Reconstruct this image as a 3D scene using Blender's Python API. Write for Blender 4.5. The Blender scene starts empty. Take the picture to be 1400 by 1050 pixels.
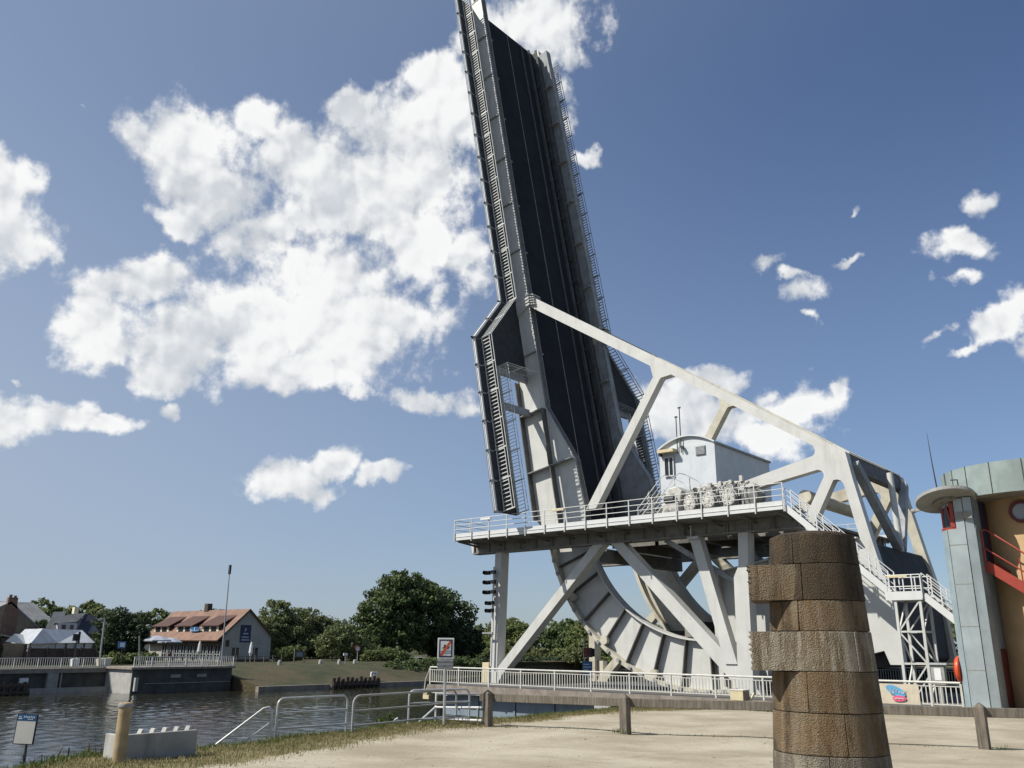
# Lifting bridge beside a canal, seen from the quay. World: X along the bridge axis (towards the
# near bank), Y across the bridge (away from the viewer), Z up, z = 0 at the road deck level.
import bpy, math, random
import numpy as np
from mathutils import Vector, Matrix, Quaternion
random.seed(7)
SC = bpy.context.scene
COL = SC.collection
R = math.radians
WLOC = {}

# ------------------------------------------------------------------ helpers
def tag(o, label=None, cat=None, group=None, kind=None):
    if label: o['label'] = label
    if cat: o['category'] = cat
    if group: o['group'] = group
    if kind: o['kind'] = kind
    return o

def thing(name, label, cat, loc, group=None):
    o = bpy.data.objects.new(name, None)
    o.empty_display_size = 0.2
    COL.objects.link(o)
    o.location = loc
    WLOC[o] = Vector(loc)
    return tag(o, label, cat, group, 'thing')

class MB:
    """collects faces in world coordinates, becomes ONE mesh object"""
    def __init__(s):
        s.v = []; s.f = []; s.mi = []; s.cur = 0
    def add(s, vs, fs):
        b = len(s.v)
        s.v.extend([tuple(p) for p in vs])
        for f in fs:
            s.f.append(tuple(i + b for i in f)); s.mi.append(s.cur)
        return s
    def box(s, x0, x1, y0, y1, z0, z1):
        v = [(x0,y0,z0),(x1,y0,z0),(x1,y1,z0),(x0,y1,z0),(x0,y0,z1),(x1,y0,z1),(x1,y1,z1),(x0,y1,z1)]
        return s.add(v, [(0,3,2,1),(4,5,6,7),(0,1,5,4),(1,2,6,5),(2,3,7,6),(3,0,4,7)])
    def bar(s, p0, p1, w, h, up=(0,0,1), caps=True):
        p0 = Vector(p0); p1 = Vector(p1); d = (p1 - p0)
        if d.length < 1e-6: return s
        d.normalize(); up = Vector(up)
        if abs(d.dot(up)) > 0.98: up = Vector((1,0,0)) if abs(d.x) < 0.9 else Vector((0,1,0))
        a = d.cross(up).normalized(); b = a.cross(d).normalized()
        a *= w/2; b *= h/2
        v = [p0-a-b, p0+a-b, p0+a+b, p0-a+b, p1-a-b, p1+a-b, p1+a+b, p1-a+b]
        f = [(0,1,5,4),(1,2,6,5),(2,3,7,6),(3,0,4,7)]
        if caps: f += [(0,3,2,1),(4,5,6,7)]
        return s.add(v, f)
    def tube(s, path, r, n=8, caps=True):
        P = [Vector(p) for p in path]
        m = len(P); rings = []
        t0 = (P[1]-P[0]).normalized()
        ref = Vector((0,0,1)) if abs(t0.z) < 0.9 else Vector((1,0,0))
        a = t0.cross(ref).normalized()
        rr = r if isinstance(r, (list, tuple)) else [r]*m
        for i in range(m):
            if i == 0: t = (P[1]-P[0]).normalized()
            elif i == m-1: t = (P[-1]-P[-2]).normalized()
            else:
                t = ((P[i]-P[i-1]).normalized() + (P[i+1]-P[i]).normalized())
                t = t.normalized() if t.length > 1e-6 else (P[i+1]-P[i]).normalized()
            a = (a - t*a.dot(t)).normalized(); b = t.cross(a)
            k = 1.0
            if 0 < i < m-1:
                c = (P[i]-P[i-1]).normalized().dot(t); k = 1/max(c, .5)
            rings.append([P[i] + (a*math.cos(2*math.pi*j/n) + b*math.sin(2*math.pi*j/n))*rr[i] for j in range(n)])
        v = [p for ring in rings for p in ring]
        f = []
        for i in range(m-1):
            for j in range(n):
                f.append((i*n+j, i*n+(j+1)%n, (i+1)*n+(j+1)%n, (i+1)*n+j))
        if caps:
            f.append(tuple(range(n-1,-1,-1))); f.append(tuple(range((m-1)*n, m*n)))
        return s.add(v, f)
    def prism(s, poly, fn, d0, d1):
        n = len(poly)
        ar = sum(poly[i][0]*poly[(i+1)%n][1]-poly[(i+1)%n][0]*poly[i][1] for i in range(n))
        if ar < 0: poly = poly[::-1]
        v = [fn(a,b,d0) for a,b in poly] + [fn(a,b,d1) for a,b in poly]
        f = [tuple(range(n-1,-1,-1)), tuple(range(n,2*n))]
        for i in range(n):
            f.append((i, (i+1)%n, n+(i+1)%n, n+i))
        return s.add(v, f)
    def lathe(s, prof, c, n=24, a0=0.0, a1=2*math.pi, axis='z'):
        full = abs(a1-a0-2*math.pi) < 1e-6
        m = n if full else n+1
        v = []
        for (r, z) in prof:
            for j in range(m):
                t = a0 + (a1-a0)*j/n
                if axis == 'z': v.append((c[0]+r*math.cos(t), c[1]+r*math.sin(t), c[2]+z))
                elif axis == 'y': v.append((c[0]+r*math.cos(t), c[1]+z, c[2]+r*math.sin(t)))
                else: v.append((c[0]+z, c[1]+r*math.cos(t), c[2]+r*math.sin(t)))
        f = []
        for i in range(len(prof)-1):
            for j in range(n):
                j2 = (j+1) % m
                f.append((i*m+j, i*m+j2, (i+1)*m+j2, (i+1)*m+j))
        return s.add(v, f)
    def build(s, name, mat, parent=None, smooth=False, bevel=0, seg=2, fix=True):
        me = bpy.data.meshes.new(name)
        if not s.v: s.box(0,.01,0,.01,0,.01)
        A = np.array(s.v, dtype=np.float32)
        c = (A.min(0)+A.max(0))/2
        c = Vector([float(q) for q in c])
        me.from_pydata([(p[0]-c.x, p[1]-c.y, p[2]-c.z) for p in s.v], [], s.f)
        mats = mat if isinstance(mat, (list, tuple)) else [mat]
        for m in mats: me.materials.append(m)
        if len(mats) > 1: me.polygons.foreach_set('material_index', s.mi)
        if fix:
            import bmesh
            bm = bmesh.new(); bm.from_mesh(me); bmesh.ops.recalc_face_normals(bm, faces=bm.faces); bm.to_mesh(me); bm.free()
        if smooth:
            me.polygons.foreach_set('use_smooth', [True]*len(me.polygons))
            try: me.set_sharp_from_angle(angle=R(40))
            except Exception: pass
        me.update()
        o = bpy.data.objects.new(name, me)
        COL.objects.link(o)
        if parent is not None:
            o.parent = parent; o.location = c - WLOC[parent]
        else: o.location = c
        WLOC[o] = c
        if bevel:
            b = o.modifiers.new('bevel', 'BEVEL'); b.width = bevel; b.segments = seg; b.limit_method = 'ANGLE'; b.angle_limit = R(35)
        return o

def XZ(a, b, d): return (a, d, b)          # polygon in the bridge's side plane
def XYp(a, b, d): return (a, b, d)
def YZ(a, b, d): return (d, a, b)

def rail_run(mb, path, up, levels, r=0.025, post_step=2.0, post_r=0.03, post_h=None, post_low=0.0, picket=None, pr=0.012, n=6, first=True):
    """posts, horizontal bars at given heights and optional pickets (h0,h1,step) along a path"""
    up = Vector(up).normalized(); P = [Vector(p) for p in path]
    top = post_h if post_h else max(levels)
    for h in levels:
        mb.tube([p+up*h for p in P], r, n)
    for i in range(len(P)-1):
        a, b = P[i], P[i+1]; L = (b-a).length
        k = max(1, round(L/post_step))
        for j in range(k+1):
            if j == 0 and (i > 0): continue
            q = a.lerp(b, j/k)
            mb.bar(q+up*post_low, q+up*top, post_r*2, post_r*2, (b-a))
        if picket:
            h0, h1, st = picket; m = max(1, int(L/st))
            for j in range(1, m):
                q = a.lerp(b, j/m)
                mb.bar(q+up*h0, q+up*h1, pr*2, pr*2, (b-a), caps=False)
    return mb

def dup(root, delta, label=None, group=None):
    """copy of a thing, its parts and sub-parts, moved by delta"""
    r = root.copy(); COL.objects.link(r); r.location = root.location + Vector(delta)
    WLOC[r] = WLOC[root] + Vector(delta)
    if label: r['label'] = label
    if group: r['group'] = group
    for ch in list(root.children):
        c = ch.copy(); COL.objects.link(c); c.parent = r
        for g in ch.children:
            d = g.copy(); COL.objects.link(d); d.parent = c
    return r

def text_part(name, body, size, origin, xdir, ydir, mat, parent, depth=0.004, align='CENTER'):
    cu = bpy.data.curves.new(name, 'FONT'); cu.body = body; cu.size = size
    cu.align_x = align; cu.align_y = 'CENTER'; cu.extrude = depth; cu.resolution_u = 2
    t = bpy.data.objects.new(name + '_curve', cu); COL.objects.link(t)
    bpy.context.view_layer.update()
    me = bpy.data.meshes.new_from_object(t.evaluated_get(bpy.context.evaluated_depsgraph_get()))
    bpy.data.objects.remove(t)
    x = Vector(xdir).normalized(); y = Vector(ydir).normalized(); z = x.cross(y)
    M = Matrix(((x.x,y.x,z.x,0),(x.y,y.y,z.y,0),(x.z,y.z,z.z,0),(0,0,0,1)))
    me.transform(M); me.materials.clear(); me.materials.append(mat)
    o = bpy.data.objects.new(name, me); COL.objects.link(o)
    o.parent = parent; o.location = Vector(origin) - WLOC[parent]; WLOC[o] = Vector(origin)
    return o

# ------------------------------------------------------------------ materials
def nodes(name):
    m = bpy.data.materials.new(name); m.use_nodes = True
    nt = m.node_tree; nt.nodes.clear()
    out = nt.nodes.new('ShaderNodeOutputMaterial'); bs = nt.nodes.new('ShaderNodeBsdfPrincipled')
    nt.links.new(bs.outputs[0], out.inputs[0])
    return m, nt, bs

def rgb(c): return (c[0], c[1], c[2], 1.0)

def mixc(nt, fac, a, b):
    n = nt.nodes.new('ShaderNodeMix'); n.data_type = 'RGBA'
    for sock, val in ((n.inputs[0], fac), (n.inputs[6], a), (n.inputs[7], b)):
        if isinstance(val, bpy.types.NodeSocket): nt.links.new(val, sock)
        elif isinstance(val, (tuple, list)): sock.default_value = rgb(val)
        else: sock.default_value = val
    return n.outputs[2]

def noise(nt, vec, scale, detail=4, rough=.55, dist=0.0, dim='3D'):
    n = nt.nodes.new('ShaderNodeTexNoise'); n.noise_dimensions = dim; n.inputs['Scale'].default_value = scale
    n.inputs['Detail'].default_value = detail; n.inputs['Roughness'].default_value = rough
    n.inputs['Distortion'].default_value = dist
    if vec is not None: nt.links.new(vec, n.inputs['Vector'])
    return n.outputs['Fac']

def ramp(nt, val, lo, hi, a=0.0, b=1.0):
    n = nt.nodes.new('ShaderNodeMapRange'); n.inputs[1].default_value = lo; n.inputs[2].default_value = hi
    n.inputs[3].default_value = a; n.inputs[4].default_value = b; n.interpolation_type = 'SMOOTHSTEP'
    nt.links.new(val, n.inputs[0]); return n.outputs[0]

def mapping(nt, vec, scale=(1,1,1), loc=(0,0,0)):
    n = nt.nodes.new('ShaderNodeMapping'); n.inputs['Scale'].default_value = scale; n.inputs['Location'].default_value = loc
    nt.links.new(vec, n.inputs['Vector']); return n.outputs[0]

def coords(nt, kind='Object'):
    if kind == 'Position':
        return nt.nodes.new('ShaderNodeNewGeometry').outputs['Position']
    return nt.nodes.new('ShaderNodeTexCoord').outputs[kind]

def mth(nt, op, a, b=None, clamp=False):
    n = nt.nodes.new('ShaderNodeMath'); n.operation = op; n.use_clamp = clamp
    for s_, v_ in zip(n.inputs, (a, b)):
        if v_ is None: continue
        if isinstance(v_, bpy.types.NodeSocket): nt.links.new(v_, s_)
        else: s_.default_value = v_
    return n.outputs[0]

def bump(nt, bs, h, strength=.3, dist=.02):
    b = nt.nodes.new('ShaderNodeBump'); b.inputs['Strength'].default_value = strength; b.inputs['Distance'].default_value = dist
    nt.links.new(h, b.inputs['Height']); nt.links.new(b.outputs[0], bs.inputs['Normal'])

def surf(name, base, rough=.6, var=.12, scale=1.5, stain=None, stain_amt=.35, streak=(2.5,2.5,.35), spots=None, spot_amt=.0, metal=0.0, bmp=.0, bscale=20, spec=.4, fine=.0):
    """weathered plain surface: broad tone variation, run-down streaks, small spots, light bump"""
    m, nt, bs = nodes(name)
    co = coords(nt, 'Position')
    n1 = noise(nt, co, scale, 5, .6)
    lo = tuple(c*(1-var) for c in base); hi = tuple(min(1, c*(1+var)) for c in base)
    col = mixc(nt, ramp(nt, n1, .3, .7), lo, hi)
    if fine:
        nf = noise(nt, co, 60, 3, .7)
        col = mixc(nt, ramp(nt, nf, .35, .75, 0, fine), col, tuple(c*.45 for c in base))
    if stain:
        n2 = noise(nt, mapping(nt, co, streak), 1.0, 5, .65)
        col = mixc(nt, ramp(nt, n2, .48, .78, 0, stain_amt), col, stain)
    if spots:
        n3 = noise(nt, co, 1.1, 6, .7, .3)
        col = mixc(nt, ramp(nt, n3, .66, .76, 0, spot_amt), col, spots)
    nt.links.new(col, bs.inputs['Base Color'])
    bs.inputs['Roughness'].default_value = rough; bs.inputs['Metallic'].default_value = metal
    bs.inputs['Specular IOR Level'].default_value = spec
    if bmp: bump(nt, bs, noise(nt, co, bscale, 4, .6), bmp, .02)
    return m

M = {}
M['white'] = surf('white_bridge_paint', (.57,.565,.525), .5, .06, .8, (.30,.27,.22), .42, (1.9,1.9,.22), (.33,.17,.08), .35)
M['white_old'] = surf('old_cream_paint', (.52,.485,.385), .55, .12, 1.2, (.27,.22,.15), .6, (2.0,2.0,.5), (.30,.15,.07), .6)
M['white_clean'] = surf('white_paint', (.64,.64,.62), .45, .04, 2, (.45,.43,.38), .25, (3,3,.6))
M['stiff'] = surf('grimy_shade_toned_steel', (.115,.11,.10), .7, .25, 1.5, (.05,.045,.04), .5, (3,3,.4))  # dark base paints in the shade of sun-averted faces; streaks are grime
M['grey_steel'] = surf('grey_weathered_steel', (.30,.31,.31), .6, .15, 1.5, (.13,.12,.11), .55, (3,3,.4))
M['beam'] = surf('grimy_grey_beam_paint', (.235,.225,.195), .65, .2, 1.2, (.085,.075,.06), .7, (4,4,.35))
M['soffit'] = surf('dull_soffit_grey', (.19,.18,.155), .75, .2, 1.0, (.08,.07,.055), .6, (1.5,1.5,1.5))
M['rail_steel'] = surf('galvanised_rail', (.60,.60,.56), .5, .1, 3, (.22,.19,.15), .4, (6,6,6))
M['rail_cream'] = surf('cream_rail_paint', (.56,.55,.49), .5, .08, 2, (.30,.25,.18), .4, (5,5,2))
M['walk_dark'] = surf('dark_walkway_plank', (.036,.037,.039), .8, .25, 2, bmp=.2)
M['road'] = surf('worn_dark_asphalt', (.016,.017,.020), .85, .22, .6, (.026,.026,.028), .5, (3,3,.15), bmp=.25, bscale=40, spec=.25)
M['line'] = surf('faded_line_paint', (.20,.20,.19), .8, .3, 2)
M['kerbsteel'] = surf('dusty_dark_kerb_steel', (.075,.078,.078), .8, .25, 1.5, (.13,.12,.10), .4, (3,3,.3))
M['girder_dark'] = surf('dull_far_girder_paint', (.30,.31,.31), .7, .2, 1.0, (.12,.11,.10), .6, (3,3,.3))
M['cw'] = surf('black_counterweight', (.022,.022,.024), .75, .35, 1.2, (.075,.07,.06), .45, (2.0,2.0,.2), bmp=.3, bscale=6)
M['black'] = surf('black_plastic', (.012,.013,.016), .5, .2, 4)
M['dark_metal'] = surf('dark_metal', (.05,.05,.05), .55, .2, 4)
M['cabin'] = surf('pale_cabin_paint', (.57,.595,.61), .55, .05, 1.2, (.42,.44,.45), .3, (3,3,.4))
M['cabin_roof'] = surf('cabin_roof_sheet', (.60,.62,.62), .5, .05, 1.2, (.4,.4,.38), .3)
M['glass'] = surf('dark_window_glass', (.02,.025,.03), .06, .2, 2, spec=.6)
M['motor'] = surf('cream_motor_paint', (.52,.50,.45), .45, .14, 3, (.17,.14,.10), .6, (4,4,1.5))
M['motor_grey'] = surf('grimy_motor_grey', (.30,.30,.28), .55, .2, 4, (.08,.07,.06), .6, (4,4,2))
M['concrete'] = surf('grey_concrete', (.32,.31,.28), .85, .15, 1.4, (.13,.12,.10), .55, (2.5,2.5,.4), bmp=.3, bscale=12, fine=.3)
M['concrete_pale'] = surf('pale_concrete', (.40,.39,.355), .85, .1, 1.4, (.22,.20,.17), .5, (2.5,2.5,.4), bmp=.2, bscale=14)
M['concrete_dark'] = surf('dark_concrete', (.085,.08,.07), .8, .3, .8, (.035,.033,.026), .7, (1.2,1.2,.25), bmp=.4, bscale=3)
M['slab'] = surf('brownish_slab_edge', (.26,.22,.18), .85, .2, 1.5, (.11,.09,.07), .6, (2,2,.6), bmp=.2)
M['bluepanel'] = surf('blue_grey_sheet_panel', (.20,.245,.28), .6, .12, 1.2, (.11,.125,.13), .5, (3,3,.4))
M['tower'] = surf('blue_grey_cladding', (.305,.35,.355), .62, .12, 1.0, (.20,.24,.25), .6, (2.5,2.5,.35), bmp=.05)
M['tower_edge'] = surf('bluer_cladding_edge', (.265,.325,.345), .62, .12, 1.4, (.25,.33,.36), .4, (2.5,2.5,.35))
M['ring'] = surf('grey_green_cladding', (.25,.30,.285), .6, .14, 1.0, (.16,.19,.175), .6, (2.5,2.5,.35))
M['orange_wall'] = surf('ochre_render', (.50,.34,.18), .85, .1, 1.0, (.42,.27,.12), .4, (2,2,.5), bmp=.1)
M['canopy'] = surf('canopy_concrete', (.30,.30,.285), .8, .12, 1.4, (.17,.165,.15), .5, (2,2,2))
M['red'] = surf('red_paint', (.30,.045,.028), .45, .1, 2, (.22,.04,.03), .3)
M['darkred'] = surf('dark_red_door_paint', (.10,.018,.016), .5, .2, 2)
M['orange'] = surf('orange_plastic', (.72,.09,.025), .4, .1, 2)
M['wood'] = None
M['foot_asphalt'] = surf('worn_footway_asphalt', (.12,.115,.105), .9, .15, .8, fine=.3)
M['asphalt_near'] = surf('grey_road_asphalt', (.085,.083,.078), .9, .15, .8, fine=.4)
M['timber_dark'] = surf('dark_wet_timber', (.075,.055,.04), .85, .35, 2, (.03,.025,.02), .5, (4,4,.4), bmp=.3)
M['slate'] = surf('grey_slate_roof', (.215,.215,.21), .75, .14, .9, (.12,.12,.115), .5, (2,2,2), bmp=.3, bscale=6)
M['slate_dark'] = surf('dark_slate_roof', (.035,.04,.055), .6, .2, .9)
M['tile'] = surf('terracotta_roof_tile', (.215,.13,.092), .85, .18, .8, (.14,.085,.065), .5, (.9,.9,.9), bmp=.5, bscale=5)
M['tile_dark'] = surf('dark_brown_dormer_roof', (.085,.045,.035), .85, .2, 1.5, bmp=.3, bscale=6)
M['render'] = surf('grey_beige_render', (.36,.35,.31), .9, .07, .7, (.26,.25,.22), .3, (2,2,.5))
M['cream'] = surf('cream_window_paint', (.68,.62,.46), .7, .06, 2)
M['brick'] = surf('weathered_brown_brick', (.27,.205,.145), .9, .15, 1.5, (.17,.115,.085), .5, (2,2,1.5), bmp=.4, bscale=6)
M['brick_red'] = surf('red_brick', (.20,.125,.09), .9, .2, 2, (.13,.085,.065), .5, (3,3,2))
M['tent'] = surf('translucent_grey_tent_sheet', (.42,.44,.46), .45, .12, 1.2, (.30,.31,.32), .4, (3,3,3), bmp=.4, bscale=3)
M['tent_white'] = surf('white_tent_canvas', (.74,.72,.66), .7, .06, 1.2)
M['brownfence'] = surf('dark_brown_boarding', (.075,.05,.04), .85, .25, 2, (.04,.03,.025), .4, (5,5,.5))
M['navy'] = surf('navy_sign_panel', (.02,.03,.075), .5, .2, 2)
M['signwhite'] = surf('white_sign_face', (.74,.73,.70), .5, .04, 3)
M['sign_cream'] = surf('cream_sign_face', (.70,.66,.585), .55, .04, 3)
M['signblue'] = surf('blue_sign_header', (.03,.11,.24), .5, .1, 4)
M['signgrey'] = surf('grey_sign_face', (.42,.43,.42), .5, .06, 3)
M['signdark'] = surf('dark_lettering', (.03,.03,.04), .6, .1, 3)
M['signred'] = surf('red_sign_stripe', (.55,.09,.03), .5, .1, 3)
M['pale_blue'] = surf('pale_sign_lettering', (.55,.66,.75), .6, .06, 3)
M['skin'] = surf('pictogram_skin', (.5,.22,.10), .7, .1, 4)
M['banner'] = surf('beige_banner_cloth', (.56,.49,.38), .8, .06, 2, (.40,.34,.26), .4, (3,3,.6))
M['banner_blue'] = surf('banner_blue', (.10,.33,.55), .7, .1, 2)
M['banner_pink'] = surf('banner_pink', (.62,.10,.20), .7, .1, 2)
M['galv'] = surf('galvanised_tube', (.46,.47,.46), .42, .10, 4, (.27,.26,.24), .5, (6,6,6), metal=.35)
M['galv_dull'] = surf('dull_grey_tube', (.32,.32,.29), .6, .12, 4, (.2,.18,.15), .5, (6,6,6))
M['boxcream'] = surf('yellow_box_paint', (.62,.53,.33), .6, .08, 2, (.35,.28,.16), .4)
M['umber_cloth'] = surf('grey_parasol_cloth', (.34,.36,.40), .8, .08, 2)
M['person_dark'] = surf('dark_clothing', (.05,.05,.07), .9, .2, 3)

def wood_mat():
    m, nt, bs = nodes('weathered_grey_timber')
    co = coords(nt, 'Object')
    n1 = noise(nt, mapping(nt, co, (14,14,1.1)), 1.6, 6, .65, .4)
    n2 = noise(nt, co, 2.2, 4)
    c = mixc(nt, ramp(nt, n1, .3, .72), (.085,.070,.052), (.215,.185,.145))
    c = mixc(nt, ramp(nt, n2, .45, .75, 0, .55), c, (.075,.062,.045))
    nt.links.new(c, bs.inputs['Base Color']); bs.inputs['Roughness'].default_value = .85
    bump(nt, bs, n1, .6, .012); return m
M['wood'] = wood_mat()

def stone_mat(name, base, warm, pale_amt, dark_amt):
    """hammered granite with rust tint, pale run-off streaks and dark crust"""
    m, nt, bs = nodes(name)
    co = coords(nt, 'Object')
    n1 = noise(nt, co, 3.2, 6, .65); n2 = noise(nt, co, 48, 3, .7); n3 = noise(nt, mapping(nt, co, (6,6,.7), (3,1,0)), 1, 6, .72)
    n4 = noise(nt, mapping(nt, co, (1.6,1.6,1.6), (9,4,2)), 1.2, 5, .6)
    c = mixc(nt, ramp(nt, n1, .3, .7), tuple(b*.62 for b in base), tuple(b*1.35 for b in base))
    c = mixc(nt, ramp(nt, n4, .42, .62, 0, .85), c, warm)
    c = mixc(nt, ramp(nt, n2, .4, .72, 0, .55), c, tuple(b*.35 for b in base))
    c = mixc(nt, ramp(nt, n3, .42, .62, 0, pale_amt), c, (.46,.41,.32))
    n5 = noise(nt, mapping(nt, co, (4.5,4.5,1.2), (1,7,5)), 1, 6, .7)
    c = mixc(nt, ramp(nt, n5, .48, .66, 0, dark_amt), c, (.022,.019,.015))
    ri = nt.nodes.new('ShaderNodeNewGeometry').outputs['Random Per Island']
    c = mixc(nt, mth(nt, 'MULTIPLY', ri, .38), c, tuple(b*.45 for b in base))
    nt.links.new(c, bs.inputs['Base Color']); bs.inputs['Roughness'].default_value = .92; bs.inputs['Specular IOR Level'].default_value = .25
    v = nt.nodes.new('ShaderNodeTexVoronoi'); v.inputs['Scale'].default_value = 75; nt.links.new(co, v.inputs['Vector'])
    h = mth(nt, 'ADD', mth(nt, 'MULTIPLY', v.outputs['Distance'], .9), mth(nt, 'MULTIPLY', n2, .9))
    h = mth(nt, 'ADD', h, mth(nt, 'MULTIPLY', n1, 1.2))
    bump(nt, bs, h, .95, .016); return m
M['stone'] = stone_mat('brown_granite', (.160,.122,.074), (.180,.112,.052), .22, .65)
M['stone_dark'] = stone_mat('dark_crusted_granite', (.070,.055,.037), (.085,.056,.030), .04, .8)
M['stone_pale'] = stone_mat('lime_streaked_granite', (.190,.160,.115), (.185,.125,.065), .9, .45)
M['stone_grey'] = stone_mat('grey_foot_granite', (.17,.15,.12), (.15,.12,.085), .45, .4)

def leaf_mat(name, dark, light, hue=(.10,.12,.02), trans=.25):
    m, nt, bs = nodes(name)
    g = nt.nodes.new('ShaderNodeNewGeometry')
    n1 = noise(nt, g.outputs['Position'], .35, 4, .6)
    c = mixc(nt, g.outputs['Random Per Island'], dark, light)
    c = mixc(nt, ramp(nt, n1, .4, .7, 0, .45), c, hue)
    nt.links.new(c, bs.inputs['Base Color']); bs.inputs['Roughness'].default_value = .6
    bs.inputs['Specular IOR Level'].default_value = .25
    tr = nt.nodes.new('ShaderNodeBsdfTranslucent'); nt.links.new(c, tr.inputs['Color'])
    mx = nt.nodes.new('ShaderNodeMixShader'); mx.inputs[0].default_value = trans
    out = [n for n in nt.nodes if n.type == 'OUTPUT_MATERIAL'][0]
    nt.links.new(bs.outputs[0], mx.inputs[1]); nt.links.new(tr.outputs[0], mx.inputs[2]); nt.links.new(mx.outputs[0], out.inputs[0])
    return m
M['leaf_dark'] = leaf_mat('dark_broadleaf_foliage', (.048,.075,.028), (.130,.170,.062), (.105,.130,.042))
M['leaf_mid'] = leaf_mat('mid_green_foliage', (.080,.110,.036), (.21,.24,.088), (.17,.19,.066))
M['leaf_olive'] = leaf_mat('olive_willow_foliage', (.090,.115,.046), (.21,.23,.10), (.17,.18,.072))
M['leaf_blue'] = leaf_mat('dull_dark_foliage', (.034,.054,.027), (.088,.118,.052), (.066,.085,.034))
M['grassy'] = leaf_mat('fresh_grass_blades', (.050,.085,.016), (.125,.165,.035), (.13,.15,.04), .3)
M['drygrass'] = leaf_mat('dry_grass_blades', (.20,.165,.075), (.40,.33,.165), (.16,.15,.055), .25)
M['bark'] = surf('brown_bark', (.075,.055,.04), .9, .3, 3, bmp=.4)
# ------------------------------------------------------------------ the raised bascule leaf
CX, CZ = -28.2, 12.35                       # centre of the rolling segment
LX, LZ = -.1805, .9836                      # along the leaf (upwards)
NX, NZ = .9836, .1805                       # away from the road surface
def W(n, l, y): return Vector((CX + n*NX + l*LX, y, CZ + n*NZ + l*LZ))
def NL(a, b, d): return W(a, b, d)          # polygon in the leaf's side plane
def YL(n):                                   # polygon (y,l) lying in a plane of constant n
    return lambda a, b, d: W(n + d, b, a)
UPN = Vector((NX, 0, NZ)); UPL = Vector((LX, 0, LZ))
YM = 58.05
def mir(y): return 2*YM - y

bridge = thing('bascule_bridge', 'huge raised white steel bridge leaf with dark road deck, curved rolling segment and counterweight', 'lift bridge', (CX, YM, -.4))

# road deck
mb = MB(); mb.box(0,0,0,0,0,0) if False else None
mb.prism([(53.1,.5),(62.95,.5),(62.95,54.9),(53.1,54.9)], YL(-13.0), 0, .4)
deck = mb.build('road_deck', M['road'], bridge)
mb = MB()
mb.prism([(57.69,2),(57.79,2),(57.79,54.7),(57.69,54.7)], YL(-12.6), .004, .012)
mb.build('centre_line', M['line'], deck)
for y0, y1, h in ((59.85,60.05,.10),(61.0,61.25,.22),(61.9,62.0,.42),(62.35,62.95,.30),(53.15,54.1,.25)):
    mb = MB(); mb.prism([(y0,1),(y1,1),(y1,54.8),(y0,54.8)], YL(-12.59), 0, h)
    mb.build('kerb', M['kerbsteel'], deck)
mb = MB()                                     # guard rails beside the carriageway, on stubs
for k in range(0, 22):
    l = 2 + k*2.4
    mb.bar(W(-12.5,l,61.6), W(-11.75,l,61.6), .12, .12, UPL)
mb.prism([(61.5,1.5),(61.58,1.5),(61.58,54.6),(61.5,54.6)], YL(-11.95), 0, .25)
mb.build('guard_rail', M['kerbsteel'], deck)

girder_poly = [(-13.75,14),(-13.95,2),(-12.72,0),(-9.45,0),(-9.27,1.9),(-9.42,5.65),(-11.38,10.6),(-11.38,55.3),(-12.8,55.3),(-13.5,50)]
front_edge = [(-9.45,0),(-9.27,1.9),(-9.42,5.65),(-11.38,10.6),(-11.38,55.3)]
back_edge = [(-12.72,0),(-13.95,2),(-13.75,14),(-13.5,50),(-12.8,55.3)]
def strip(mb, edge, y0, y1, t, side):
    for (n0,l0),(n1,l1) in zip(edge[:-1], edge[1:]):
        a0, a1 = W(n0,l0,y0), W(n1,l1,y0); b0, b1 = W(n0,l0,y1), W(n1,l1,y1)
        d = (a1-a0).normalized(); nn = d.cross(Vector((0,1,0)))*side*t
        mb.add([a0,a1,b1,b0,a0+nn,a1+nn,b1+nn,b0+nn],[(0,1,2,3),(7,6,5,4),(0,4,5,1),(1,5,6,2),(2,6,7,3),(3,7,4,0)])
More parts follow.
